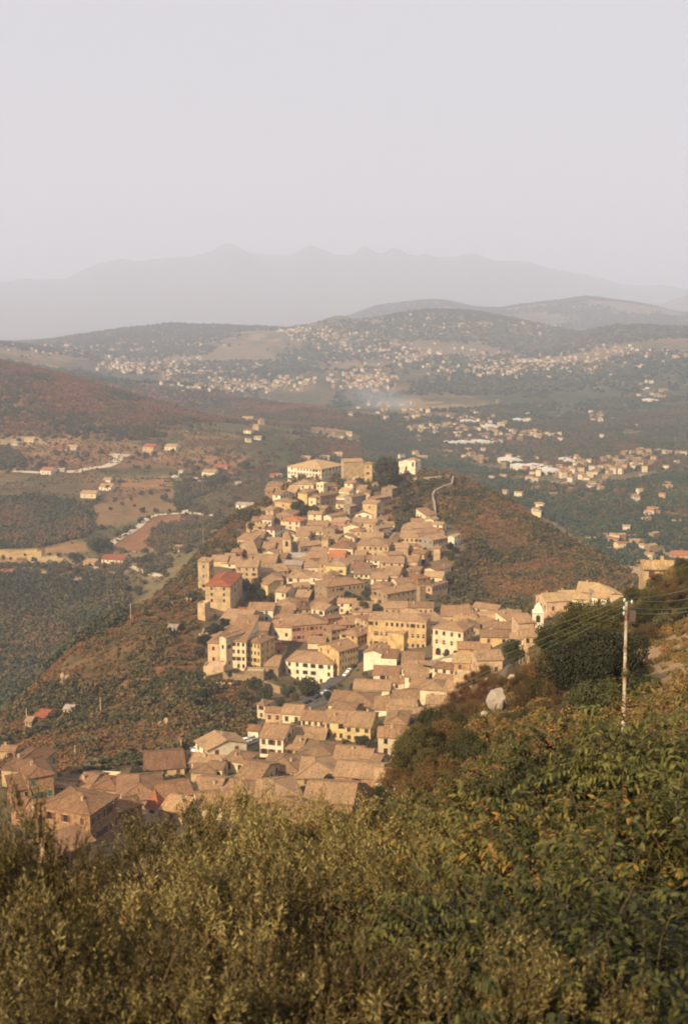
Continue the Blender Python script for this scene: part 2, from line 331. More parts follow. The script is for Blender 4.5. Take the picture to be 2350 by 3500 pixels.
M_SHRUBR = leaf_mat('shrub_rust_leaves', [(0.15,(.065,.03,.014)), (0.5,(.12,.052,.02)), (0.85,(.19,.085,.027))], trans=0.25)
M_OLIVE = leaf_mat('olive_leaves', [(0.2,(.034,.023,.009)), (0.34,(.075,.053,.018)), (0.46,(.13,.094,.031)), (0.58,(.23,.18,.062)), (0.70,(.38,.30,.11)), (0.78,(.26,.10,.035))], rough=0.65, trans=0.2, clump=2.2)
M_BROAD = leaf_mat('broad_leaves', [(0.2,(.017,.017,.006)), (0.36,(.040,.041,.010)), (0.50,(.074,.072,.017)), (0.62,(.13,.118,.028)), (0.69,(.17,.13,.03)), (0.75,(.30,.15,.03)), (.82,(.2,.08,.03))], rough=0.6, trans=0.15, clump=2.0)
M_BARK = plain('bark', (.12,.08,.05), 0.95, 0.1, var=0.4, sc=6)
M_ROCK = None
def rock_mat(name, c):
    m, nt, b = new_mat(name, 0.95, 0.1)
    f = noise(nt, 0.9, 8, 'Pos', 0.7, 0.4); r = ramp(nt, [(0.3, scaled(c, 0.45)), (0.46, scaled(c, 0.85)), (0.62, c), (0.8, scaled(c, 1.2))]); nt.links.new(f, r.inputs[0])
    nt.links.new(r.outputs[0], b.inputs['Base Color']); bump(nt, b, noise(nt, 2.2, 8, 'Pos', 0.75), 1.0, 0.35)
    return m
M_ROCK = rock_mat('limestone', (.46,.38,.30)); M_ROCKW = rock_mat('warm_limestone', (.45,.31,.19))

def ground_mat():
    m, nt, b = new_mat('ground', 1.0, 0.05)
    at = nt.nodes.new('ShaderNodeAttribute'); at.attribute_name = 'soil'
    f = noise(nt, 0.035, 8, 'Pos', 0.72); r = ramp(nt, [(0.3, (0.55, 0.56, 0.58)), (0.5, (0.95, 0.95, 0.95)), (0.72, (1.35, 1.3, 1.2))]); nt.links.new(f, r.inputs[0])
    col = mixc(nt, 0.8, at.outputs['Color'], r.outputs[0], 'MULTIPLY')
    f2 = noise(nt, 0.5, 5, 'Pos', 0.7); r2 = ramp(nt, [(0.3, (0.7, 0.7, 0.7)), (0.7, (1.15, 1.15, 1.15))]); nt.links.new(f2, r2.inputs[0])
    col = mixc(nt, 0.6, col, r2.outputs[0], 'MULTIPLY')
    nt.links.new(col, b.inputs['Base Color']); bump(nt, b, f, 0.6, 6.0)
    return m

# ---------------------------------------------------------------- object helpers
def link(o, parent=None):
    COL.objects.link(o)
    if parent is not None: o.parent = parent
    return o
def mesh_obj(name, V, Fs, mat, parent=None, smooth=False, mi=None, uv=None):
    me = bpy.data.meshes.new(name); me.from_pydata([tuple(v) for v in V], [], [tuple(f) for f in Fs])
    for m in (mat if isinstance(mat, (list, tuple)) else [mat]): me.materials.append(m)
    if mi is not None: me.polygons.foreach_set('material_index', mi)
    if uv is not None:
        l = me.uv_layers.new(name='UVMap'); l.data.foreach_set('uv', np.array(uv, float).ravel())
    if smooth: me.polygons.foreach_set('use_smooth', [True] * len(me.polygons))
    me.update()
    return link(bpy.data.objects.new(name, me), parent)
def quads_mesh(name, V, nper=4):
    """mesh of independent polygons, V: (n, nper, 3)"""
    n = V.shape[0]; me = bpy.data.meshes.new(name)
    me.vertices.add(n * nper); me.vertices.foreach_set('co', V.reshape(-1).astype(np.float32))
    me.loops.add(n * nper); me.loops.foreach_set('vertex_index', np.arange(n * nper, dtype=np.int32))
    me.polygons.add(n); me.polygons.foreach_set('loop_start', np.arange(0, n * nper, nper, dtype=np.int32))
    me.polygons.foreach_set('loop_total', np.full(n, nper, np.int32))
    me.update(calc_edges=True); return me
def tag(o, label, cat, group=None, kind=None):
    if label: o['label'] = label
    if cat: o['category'] = cat
    if group: o['group'] = group
    if kind: o['kind'] = kind
    return o
def empty(name, loc, rz=0):
    o = bpy.data.objects.new(name, None); o.empty_display_size = 0.5; COL.objects.link(o); o.location = loc; o.rotation_euler = (0, 0, rz); return o
class MB:
    def __init__(s): s.V = []; s.F = []; s.M = []; s.UV = []
    def face(s, pts, m=0, uv=None):
        i = len(s.V); s.V += [tuple(p) for p in pts]; s.F.append(tuple(range(i, i + len(pts)))); s.M.append(m)
        if uv is None: uv = [(0, 0)] * len(pts)
        s.UV += uv
    def box(s, x0, y0, z0, x1, y1, z1, m=0, bottom=True):
        p = [(x0,y0,z0),(x1,y0,z0),(x1,y1,z0),(x0,y1,z0),(x0,y0,z1),(x1,y0,z1),(x1,y1,z1),(x0,y1,z1)]
        for f in ((0,1,5,4),(1,2,6,5),(2,3,7,6),(3,0,4,7),(4,5,6,7)) + (((3,2,1,0),) if bottom else ()):
            s.face([p[k] for k in f], m)
    def tube(s, pts, radii, n=6, m=0):
        rings = []
        for k, p in enumerate(pts):
            p = Vector(p); a = Vector(pts[max(k - 1, 0)]); b = Vector(pts[min(k + 1, len(pts) - 1)])
            d = (b - a).normalized(); q = d.orthogonal().normalized(); w = d.cross(q)
            r = radii[k] if hasattr(radii, '__len__') else radii
            rings.append([p + (q * math.cos(2 * math.pi * i / n) + w * math.sin(2 * math.pi * i / n)) * r for i in range(n)])
        for k in range(len(rings) - 1):
            for i in range(n):
                j = (i + 1) % n; s.face([rings[k][i], rings[k][j], rings[k + 1][j], rings[k + 1][i]], m)
        s.face(rings[0][::-1], m); s.face(rings[-1], m)
    def build(s, name, mats, parent=None, smooth=False):
        return mesh_obj(name, s.V, s.F, mats, parent, smooth, s.M, s.UV)
# ---------------------------------------------------------------- ground colours
def build_ground():
    sx, sy = proj(XG, YG, ZG)
    n1 = fbm(XG / 60, YG / 60, 5, 21); n2 = fbm(XG / 260, YG / 420, 5, 22); n3 = fbm(XG / 14, YG / 14, 4, 23)
    C = np.zeros(XG.shape + (3,))
    def put(mask, c, k=1.0):
        m = (mask * k)[..., None]; C[:] = C * (1 - m) + np.array(c) * m
    # field patchwork: cells of a jittered grid, each with its own crop colour
    gx = XG / 70 + fbm(XG / 120, YG / 120, 3, 5) * 2; gy = YG / 110 + fbm(XG / 140, YG / 140, 3, 6) * 2
    cell = vnoise(np.floor(gx) + .5, np.floor(gy * 1.0) + .5, 9); cell = (np.floor(gx) * 12.9898 + np.floor(gy) * 78.233); cell = np.abs(np.sin(cell) * 43758.5) % 1
    pal = np.array([(.22,.14,.06),(.30,.19,.09),(.14,.12,.052),(.19,.145,.065),(.11,.10,.043),(.38,.26,.14),(.28,.15,.07),(.15,.125,.055)])
    C[:] = pal[(cell * 7.999).astype(int)]
    far = np.clip((YG - 1900) / 900, 0, 1)
    green = np.array((.06,.062,.035)); C = C * (1 - .35 * far[..., None]) + green * .35 * far[..., None]
    m = np.clip((n2 - .50) * 9, 0, 1); put(m, (.06,.062,.033), .75)
    right = np.clip((sx - 1350) / 300, 0, 1) * np.clip((YG - 950) / 100, 0, 1); put(np.clip((n2 - .36) * 8, 0, 1) * right, (.055,.068,.036), .6)
    terr = np.clip(np.sin(ZG / 2.6 + fbm(XG / 90, YG / 90, 3, 31) * 5) * 1.6 - .3, 0, 1) * ((YG > 880) & (YG < 2100)) * np.clip(1 - (sx - 1000) / 300, 0, 1)
    C[:] = C * (1 - .38 * terr[..., None]); C[:] = C * (.72 + .56 * fbm(XG / 9, YG / 12, 4, 33)[..., None])
    # rust brown wooded ridges on the left
    ridge = inpoly(sx, sy, [(-400,1100),(0,1225),(300,1280),(500,1320),(900,1360),(1300,1430),(1350,1470),(900,1450),(640,1440),(560,1500),(420,1500),(60,1490),(0,1450),(-400,1450)]) & (YG > 1500) & (YG < 3800)
    put(ridge.astype(float), (.20,.095,.045), .92); put(ridge * np.clip((n1 - .5) * 8, 0, 1), (.11,.085,.04), .7)
    # bare / dry slopes of the far hills
    hill = (YG > 3300) & (sy < 1230); put(hill * np.clip((n2 - .40) * 6, 0, 1), (.24,.17,.10), .75)
    mount = np.clip((YG - 12500) / 3000, 0, 1); put(mount, (.10,.10,.09), .8)
    # ploughed field, straw fields, the orchard slopes
    def fld(poly, c, d0, d1, k=.95):
        put((inpoly(sx, sy, poly) & (YG > d0) & (YG < d1)).astype(float), c, k)
    fld([(375,1885),(440,1830),(530,1765),(620,1757),(615,1800),(540,1870),(470,1885)], (.25,.12,.06), 900, 1500)
    fld([(-60,1878),(120,1876),(150,1895),(110,1910),(-60,1912)], (.50,.32,.13), 900, 1500)
    fld([(70,1918),(130,1898),(225,1905),(215,1918),(110,1925)], (.48,.33,.15), 900, 1500)
    fld([(150,1878),(290,1850),(300,1885),(160,1895)], (.30,.17,.08), 900, 1500)
    fld([(-60,1915),(60,1915),(150,1930),(60,1965),(-60,1965)], (.32,.18,.085), 900, 1500)
    fld([(320,1720),(470,1700),(620,1660),(620,1740),(520,1760),(400,1800),(330,1795)], (.25,.15,.07), 900, 1600, .8)
    fld([(0,1530),(330,1520),(620,1555),(600,1600),(250,1600),(0,1590)], (.22,.115,.055), 1200, 1900, .75)
    fld([(-60,1390),(70,1385),(60,1420),(20,1455),(-60,1460)], (.26,.16,.08), 1500, 2400, .8)
    fld([(1580,1560),(1900,1570),(2200,1540),(2350,1560),(2350,1640),(1900,1650),(1650,1620)], (.24,.17,.09), 1100, 2100, .5)
    for cx, cy, rx, ry in ((1990,1600,110,10),(2120,1590,60,8),(1900,1655,70,12),(1780,1640,60,8),(2290,1560,80,10),(2150,1550,90,7),(1650,1500,60,6),(2330,1870,50,12)):
        fld([(cx-rx,cy),(cx,cy-ry),(cx+rx,cy-ry/2),(cx+rx*.8,cy+ry),(cx-rx*.6,cy+ry)], (.36,.26,.14), 900, 2600, .85)
    # town hill flanks, town ground, camera's own slope
    flank = (YG > 330) & (YG < 930) & (sx > -500) & (sy > 1600) & ~((YG > 700) & (sy > 1990))
    lf = inpoly(sx, sy, [(-300,2500),(30,2430),(160,2310),(300,2170),(480,2065),(650,1950),(760,1800),(900,1690),(1000,1640),(1100,1700),(900,2300),(600,2560),(-300,2760)]) & (YG > 300) & (YG < 900)
    rf = inpoly(sx, sy, [(1180,1640),(1450,1600),(1600,1620),(1760,1700),(1900,1800),(2130,1940),(2550,2080),(2400,2130),(1900,2110),(1500,2120),(1450,1900),(1180,1760)]) & (YG > 470) & (YG < 930)
    fl = lf | rf
    put(fl.astype(float), (.16,.092,.042), .95); put(fl * np.clip((n3 - .45) * 7, 0, 1), (.09,.075,.032), .8); put(fl * np.clip((n1 - .54) * 10, 0, 1), (.22,.11,.045), .6)
    tm = inpoly(sx, sy, TOWN_POLY) & (YG > 205) & (YG < 930); put(tm.astype(float), (.17,.12,.07), .95); put(tm * np.clip((n3 - .5) * 8, 0, 1), (.10,.085,.04), .6)
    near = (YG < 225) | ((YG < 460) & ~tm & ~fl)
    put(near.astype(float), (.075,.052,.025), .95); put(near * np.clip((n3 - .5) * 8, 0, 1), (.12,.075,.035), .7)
    bare = inpoly(sx, sy, [(2080,2210),(2350,2160),(2500,2200),(2500,2420),(2300,2400),(2150,2290)]) & (YG < 210)
    put(bare.astype(float), (.38,.25,.14), .85)
    nr, nc = XG.shape
    V = np.stack([XG, YG, ZG], -1).reshape(-1, 3)
    idx = np.arange(nr * nc).reshape(nr, nc)
    q = np.stack([idx[:-1, :-1], idx[:-1, 1:], idx[1:, 1:], idx[1:, :-1]], -1).reshape(-1, 4)
    me = bpy.data.meshes.new('ground'); me.vertices.add(len(V)); me.vertices.foreach_set('co', V.reshape(-1).astype(np.float32))
    me.loops.add(q.size); me.loops.foreach_set('vertex_index', q.reshape(-1).astype(np.int32)); me.polygons.add(len(q))
    me.polygons.foreach_set('loop_start', np.arange(0, q.size, 4, dtype=np.int32)); me.polygons.foreach_set('loop_total', np.full(len(q), 4, np.int32))
    me.update(calc_edges=True); me.polygons.foreach_set('use_smooth', np.ones(len(q), bool))
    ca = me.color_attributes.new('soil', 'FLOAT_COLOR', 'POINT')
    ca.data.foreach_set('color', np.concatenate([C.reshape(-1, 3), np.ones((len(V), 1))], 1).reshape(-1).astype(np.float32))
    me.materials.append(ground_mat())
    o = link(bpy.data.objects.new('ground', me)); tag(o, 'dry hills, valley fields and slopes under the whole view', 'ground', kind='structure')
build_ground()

# ---------------------------------------------------------------- the air
def build_haze():
    mb = MB(); mb.box(-34000, -260, -950, 34000, 33800, 1500)
    m = bpy.data.materials.new('haze_air'); m.use_nodes = True; nt = m.node_tree; nt.nodes.clear()
    out = nt.nodes.new('ShaderNodeOutputMaterial'); v = nt.nodes.new('ShaderNodeVolumePrincipled')
    v.inputs['Color'].default_value = (.73, .80, 1.0, 1); v.inputs['Density'].default_value = HAZE_DENSITY; v.inputs['Anisotropy'].default_value = 0.0
    nt.links.new(v.outputs[0], out.inputs['Volume'])
    o = mb.build('haze', [m]); tag(o, 'pale lavender haze filling the air between the slopes and the mountains', 'haze', kind='stuff')
HAZE_DENSITY = 1.2e-4
build_haze()

# ---------------------------------------------------------------- tracks and streets
M_TRACK = plain('pale_track', (.52,.42,.30), 0.95, 0.1, var=0.2, sc=.2)
M_ASPH = plain('asphalt', (.10,.085,.075), 0.9, 0.2, var=0.25, sc=.6)
M_PAVE = plain('paving', (.30,.24,.18), 0.9, 0.2, var=0.25, sc=.6)
def ribbon(name, pix, width, mat, dmin, dmax, label, lift=0.15, cat='path'):
    P = [HIT(a, b, dmin, dmax) for a, b in pix]
    pts = []
    for a, b in zip(P, P[1:]):
        n = max(2, int((b - a).length / 4))
        pts += [a.lerp(b, k / n) for k in range(n)]
    pts.append(P[-1]); V = []; Fq = []
    for k, p in enumerate(pts):
        d = (pts[min(k + 1, len(pts) - 1)] - pts[max(k - 1, 0)]); d.z = 0; d.normalize(); s = Vector((d.y, -d.x, 0)) * width / 2
        row = [p - s, p - s * .33, p + s * .33, p + s]
        for q in row: V.append((q.x, q.y, max(float(T(q.x, q.y)), float(T(p.x, p.y)) - .6) + lift))
        if k: i = 4 * (k - 1); Fq += [(i + j, i + j + 1, i + j + 5, i + j + 4) for j in range(3)]
    o = mesh_obj(name, V, Fq, mat, smooth=True); tag(o, label, cat, kind='structure'); return o
def V3(x, y): return (x / 1.742, 1400 + y / 1.742)
ribbon('track', [V3(*p) for p in ((625,850),(640,820),(690,780),(760,740),(830,695),(880,650),(930,628),(1010,622),(1095,617),(1100,600))], 8, M_TRACK, 880, 1800, 'white gravel track curving along the upper edge of the ploughed field', .4)
ribbon('track', [V3(*p) for p in ((1100,612),(1180,622),(1300,632))], 6, M_TRACK, 880, 1800, 'white track running right from the gate above the ploughed field', .4)
ribbon('track', [V3(*p) for p in ((395,372),(460,372),(530,352),(630,342),(690,315),(710,290),(690,270),(655,268))], 13, M_TRACK, 1100, 2100, 'pale dirt road crossing the left slope between farmhouses', .6)
ribbon('track', [V3(*p) for p in ((700,282),(740,275),(770,278))], 14, M_TRACK, 1100, 2100, 'short pale spur of the dirt road on the left slope', .7)
ribbon('track', [V3(*p) for p in ((80,368),(120,370),(240,378))], 10, M_TRACK, 1100, 2100, 'pale lane in front of the leftmost white farmhouse', .6)
ribbon('track', [V3(*p) for p in ((1035,408),(1060,385),(1075,362))], 10, M_TRACK, 1100, 2100, 'short bright track climbing through the orchard', .6)
ribbon('track', [V3(*p) for p in ((1160,405),(1165,440),(1200,455))], 8, M_TRACK, 1100, 2100, 'narrow track dropping to the shed below the white farm', .6)
ribbon('track', [V3(*p) for p in ((740,940),(800,938),(850,965),(960,995))], 6, M_TRACK, 850, 1500, 'stony lane leading right from the red-roofed farmhouse', .4)
def G3(x, y): return (850 + x / 3.136, 2400 + y / 3.136)
def Q5(x, y): return (650 + x / 1.96, 2280 + y / 1.96)
ribbon('street', [(1190,2270),(1215,2240),(1165,2310),(1120,2350),(1080,2390),(1040,2410)][2:] , 9, M_ASPH, 380, 560, 'dark street climbing past the cream hip-roofed building', .25, 'street')
ribbon('street', [(1225,2225),(1200,2262),(1165,2310)], 8, M_ASPH, 400, 560, 'shaded upper end of the main street between tall houses', .3, 'street')
ribbon('street', [(1040,2410),(1060,2420),(1110,2402),(1150,2380)], 7, M_ASPH, 340, 520, 'dark road bending below the palm garden', .25, 'street')
ribbon('street', [Q5(490,470),Q5(420,500),Q5(350,530),Q5(270,560)], 6, M_ASPH, 300, 480, 'sloping street with parked cars beside the white shed', .3, 'street')
ribbon('car_park', [Q5(20,572),Q5(120,545),Q5(220,520),Q5(330,500)], 11, M_PAVE, 300, 480, 'pale car park on the left edge of the town', .3, 'car park')
ribbon('square', [(1440,2262),(1500,2262),(1560,2270)], 22, M_PAVE, 400, 560, 'stone paved square before the arcaded town palace', .3, 'square')
# ---------------------------------------------------------------- buildings
PITCH_T = 0.31          # slope of the pan-tile roofs
HOUSES = []             # (object, centre, radius, px, py, info)
def roof_faces(mb, w, dp, z, kind, oh=0.45, th=0.22, ridge_off=0.0):
    """roof slab over a w x dp footprint (front at y=0, back at y=dp), eave underside at height z. UVs run across / down slope"""
    x0, x1, y0, y1 = -w / 2 - oh, w / 2 + oh, -oh, dp + oh
    def slab(poly, dirdown):
        # poly: top outline; add a thin skirt below
        n = len(poly); dd = Vector(dirdown); ac = Vector((dd.y, -dd.x))
        top = [Vector(p) for p in poly]
        mb.face(top, 0, [((p.x * ac.x + p.y * ac.y), (p.x * dd.x + p.y * dd.y)) for p in top])
        bot = [p - Vector((0, 0, th)) for p in top]
        mb.face(bot[::-1], 0)
        for i in range(n):
            j = (i + 1) % n; mb.face([top[i], bot[i], bot[j], top[j]], 0)
    e = z - oh * PITCH_T + th
    if kind == 'g':      # ridge parallel to the front
        ym = (y0 + y1) / 2; h = e + (ym - y0) * PITCH_T
        slab([(x0, y0, e), (x1, y0, e), (x1, ym, h), (x0, ym, h)], (0, -1)); slab([(x1, y1, e), (x0, y1, e), (x0, ym, h), (x1, ym, h)], (0, 1))
        top = h; rid = [((x0, ym, h), (x1, ym, h))]
    elif kind == 'p':    # gable faces the front
        h = e + (x1 - x0) / 2 * PITCH_T
        slab([(x0, y1, e), (x0, y0, e), (0, y0, h), (0, y1, h)], (-1, 0)); slab([(x1, y0, e), (x1, y1, e), (0, y1, h), (0, y0, h)], (1, 0))
        top = h; rid = [((0, y0, h), (0, y1, h))]
    elif kind == 'h':
        W, D = x1 - x0, y1 - y0; r = min(W, D) / 2; h = e + r * PITCH_T
        if W >= D: a, b = (x0 + r, (y0 + y1) / 2, h), (x1 - r, (y0 + y1) / 2, h)
        else: a, b = (0, y0 + r, h), (0, y1 - r, h)
        c = [(x0, y0, e), (x1, y0, e), (x1, y1, e), (x0, y1, e)]
        if W >= D:
            fs = [([c[0], c[1], b, a], (0, -1)), ([c[1], c[2], b], (1, 0)), ([c[2], c[3], a, b], (0, 1)), ([c[3], c[0], a], (-1, 0))]
            rid = [(a, b), (c[0], a), (c[3], a), (c[1], b), (c[2], b)]
        else:
            fs = [([c[0], c[1], a], (0, -1)), ([c[1], c[2], b, a], (1, 0)), ([c[2], c[3], b], (0, 1)), ([c[3], c[0], a, b], (-1, 0))]
            rid = [(a, b), (c[0], a), (c[1], a), (c[2], b), (c[3], b)]
        for f, d in fs: slab(f, d)
        top = h
    elif kind == 's':    # lean-to: high at the back
        h = e + (y1 - y0) * PITCH_T * 0.8
        slab([(x0, y0, e), (x1, y0, e), (x1, y1, h), (x0, y1, h)], (0, -1)); top = h; rid = []
    for a, b in rid:     # ridge and hip cap tiles
        if Vector(a) != Vector(b): mb.tube([Vector(a) + Vector((0, 0, .02)), Vector(b) + Vector((0, 0, .02))], 0.16, 5, 0)
    return top
_wcache = {}
def window_mesh(kind, w, h):
    k = (kind, round(w, 1), round(h, 1))
    if k in _wcache: return _wcache[k]
    mb = MB(); w2 = w / 2
    # stone surround, sill, recessed pane with a glazing cross; faces -Y, origin on the wall plane
    t = 0.14
    mb.box(-w2 - t, -.07, -t, w2 + t, .02, 0, 0); mb.box(-w2 - t, -.05, h, w2 + t, .02, h + t, 0)
    mb.box(-w2 - t, -.05, 0, -w2, .02, h, 0); mb.box(w2, -.05, 0, w2 + t, .02, h, 0)
    mb.face([(-w2, -.012, 0), (w2, -.012, 0), (w2, -.012, h), (-w2, -.012, h)], 1)
    if kind == 'w':
        mb.box(-.04, -.03, 0, .04, -.014, h, 2); mb.box(-w2, -.03, h * .55, w2, -.015, h * .55 + .06, 2)
    me = bpy.data.meshes.new('window')
    me.from_pydata(mb.V, [], mb.F); [me.materials.append(m) for m in (M_TRIM, M_GLASS, M_SHUT['brown'])]
    me.polygons.foreach_set('material_index', mb.M); me.update(); _wcache[k] = me; return me
def shutter_mesh(col, w, h):
    k = ('s' + col, round(w, 2), round(h, 1))
    if k in _wcache: return _wcache[k]
    mb = MB(); mb.box(-w / 2, -.09, 0, w / 2, -.055, h)
    for q in range(6): mb.box(-w / 2 + .05, -.105, .1 + q * (h - .2) / 6, w / 2 - .05, -.09, .1 + q * (h - .2) / 6 + .1)
    me = bpy.data.meshes.new('shutter'); me.from_pydata(mb.V, [], mb.F); me.materials.append(M_SHUT[col]); me.update(); _wcache[k] = me; return me
def wall_mesh(w, dp, h, kind, found=6.0, cornice=False):
    """walls with gables; material slots: wall, trim"""
    mb = MB(); x0, x1 = -w / 2, w / 2; top = h
    mb.face([(x0, 0, -found), (x1, 0, -found), (x1, 0, h), (x0, 0, h)]); mb.face([(x1, 0, -found), (x1, dp, -found), (x1, dp, h), (x1, 0, h)])
    mb.face([(x1, dp, -found), (x0, dp, -found), (x0, dp, h), (x1, dp, h)]); mb.face([(x0, dp, -found), (x0, 0, -found), (x0, 0, h), (x0, dp, h)])
    if kind == 'g':
        r = h + dp / 2 * PITCH_T
        mb.face([(x1, 0, h), (x1, dp, h), (x1, dp / 2, r)]); mb.face([(x0, dp, h), (x0, 0, h), (x0, dp / 2, r)])
    elif kind == 'p':
        r = h + w / 2 * PITCH_T
        mb.face([(x0, 0, h), (x1, 0, h), (0, 0, r)]); mb.face([(x1, dp, h), (x0, dp, h), (0, dp, r)])
    elif kind == 's':
        r = h + dp * PITCH_T * .8
        mb.face([(x1, 0, h), (x1, dp, h), (x1, dp, r)]); mb.face([(x0, dp, h), (x0, 0, h), (x0, dp, r)]); mb.face([(x1, dp, h), (x0, dp, h), (x0, dp, r), (x1, dp, r)])
    elif kind == 'f':
        mb.face([(x0, 0, h - .7), (x1, 0, h - .7), (x1, dp, h - .7), (x0, dp, h - .7)], 1)
        t = .3
        for a in ((x0, 0, x1, t), (x0, dp - t, x1, dp), (x0, t, x0 + t, dp - t), (x1 - t, t, x1, dp - t)): mb.box(a[0] - .03, a[1] - .03, h - .75, a[2] + .03, a[3] + .03, h + .05, 0)
    if cornice: 
        mb.box(x0 - .25, -.25, h - .45, x1 + .25, dp + .25, h - .05, 1)
        mb.box(x0 - .12, -.12, h * .5, x1 + .12, dp + .12, h * .5 + .22, 1)
    return mb
def add_windows(root, w, dp, h, fl, nc, side, ns, shut, small=False, skipf=(), ww=None, arch_ground=False, near=False):
    sth = h / max(fl, 1)
    cnt = 0
    ww = ww or min(1.15, w / max(nc, 1) * .45); hh = min(sth * .52, 1.75)
    if small: ww *= .75; hh *= .65
    def one(px, py, rz, z, s):
        nonlocal cnt
        if cnt >= 96: return
        cnt += 1
        o = bpy.data.objects.new('window', window_mesh('w' if s % 3 else 'd', ww, hh)); link(o, root); o.location = (px, py, z); o.rotation_euler = (0, 0, rz)
        if shut:
            if near or s % 2:
                for q in (-1, 1):
                    p = bpy.data.objects.new('shutter', shutter_mesh(shut, ww * .52, hh)); link(p, o)
                    p.location = (q * (ww * .78), 0, 0) if s % 3 == 0 else (q * ww * .26, .028, 0)
    for f in range(fl):
        if f in skipf: continue
        z = f * sth + sth * .30
        for c in range(nc):
            s = random.randrange(100)
            if s < 7: continue
            one(-w / 2 + w * (c + .5) / nc + (s % 7 - 3) * .03, 0, 0, z, s)
        if side > 0 or side < 0:
            for c in range(ns):
                s = random.randrange(100)
                if s < 12: continue
                one(side * w / 2, dp * (c + .5) / ns, math.pi / 2 * side, z, s)
def chimney(roof, x, y, z, s=1.0):
    mb = MB(); a = .32 * s; mb.box(x - a, y - a, z - .9, x + a, y + a, z + .8 * s); mb.box(x - a - .08, y - a - .08, z + .8 * s, x + a + .08, y + a + .08, z + .92 * s)
    for q in (-.15, .15): mb.box(x + q * s - .06, y - a, z + .92 * s, x + q * s + .06, y + a, z + 1.15 * s)
    mb.build('chimney', [M_CHIM], roof)
def house(reg, xl, yt, ye, xr, yb, rot=10, kind='g', col='cream', fl=2, nc=3, roof='tile', dp=None, shut='brown', name='house', label=None, cat='house',
          chim=None, dmin=210.0, cornice=False, small=False, skipf=(), depth=None, ns=None, near=False, group='houses packed on the town hill', dist=None, found=6.0, nowin=False):
    ox, oy, sc = REG[reg]
    X = lambda v: ox + v / sc
    Y = lambda v: oy + v / sc
    xc = (X(xl) + X(xr)) / 2; bot = Y(yb); eav = Y(ye); top = Y(yt)
    if dist: 
        u, t = ray(xc, bot); P = Vector((u * dist, dist, t * dist))
    else: P = HIT(xc, bot, dmin, 1100 if dmin < 740 else 3000)
    k = P.y / F_PX * 1.015
    r = R_(rot); w = abs((X(xr) - X(xl)) / math.cos(r)) * k; h = max((bot - eav) * k, 2.4)
    tdep = (eav - HOR) / F_PX
    if dp is None:
        vis = max((eav - top), 3) * k
        if kind == 'p': D = max((vis - .5 * w * PITCH_T) / tdep, 5)
        elif kind == 'f': D = vis / tdep
        else: D = vis / (.5 * tdep + .5 * PITCH_T)
        D = min(max(D * 1.12, 5.5), max(36, w * 1.5)); w *= 1.04
    else: D = dp / sc * k
    root = empty(name, (P.x, P.y, P.z), 0)
    # yaw: line of sight direction is compensated so that rot is measured against the picture plane
    yaw = -r
    root.rotation_euler = (0, 0, yaw)
    mb = wall_mesh(w, D, h, kind, found, cornice); mb.build('wall', [MW[col], M_TRIM], root)
    if kind != 'f':
        rb = MB(); zt = roof_faces(rb, w, D, h, kind); ro = rb.build('roof', [MR[roof]], root)
        nchim = chim if chim is not None else (1 if random.random() < .6 else 0)
        for _ in range(nchim):
            fx, fy = random.uniform(-.32, .32) * w, random.uniform(.25, .75) * D
            if kind == 'p': z = h + (1 - abs(fx) / (w / 2)) * w / 2 * PITCH_T
            elif kind == 's': z = h + fy * PITCH_T * .8
            elif kind == 'g': z = h + (1 - abs(fy - D / 2) / (D / 2)) * D / 2 * PITCH_T
            else: z = h + min(w / 2 - abs(fx), D / 2 - abs(fy - D / 2)) * PITCH_T
            chimney(ro, fx, fy, z + .2, random.uniform(.8, 1.2))
    if not nowin and nc > 0 and fl > 0:
        side = 1 if rot > 3 else (-1 if rot < -3 else 0)
        ns_ = ns if ns is not None else max(1, int(D / 3.6))
        add_windows(root, w, D, h, fl, nc, side, ns_ if abs(rot) > 3 else 0, shut, small, skipf, near=near)
    c = P + Vector((-math.sin(yaw) * D / 2, math.cos(yaw) * D / 2, 0))
    px, py = proj(P.x, P.y, P.z + h)
    HOUSES.append(dict(o=root, c=c, r=max(w, D) / 2, px=float(px), py=float(py), w=w, D=D, h=h, col=col, kind=kind, roof=roof, label=label, fl=fl, yaw=yaw, P=P))
    if label: tag(root, label, cat, group if cat == 'house' else None)
    else: root['category'] = cat; root['group'] = group
    return root, w, D, h
REG = dict(A=(850,1540,3.92), B=(850,1740,3.92), C=(1150,1740,3.484), D=(660,1880,3.92), E=(1000,1900,3.136), F=(1180,1540,3.92),
           G=(850,2400,3.136), H=(1400,1950,2.0907), P=(650,1820,2.613), Q=(1150,2020,2.24), S=(650,2280,1.96), U=(0,2480,2.24), W=(1650,1880,2.24), V=(0,1400,1.742), V2=(0,2100,1.742), X=(1150,900,1.3067))
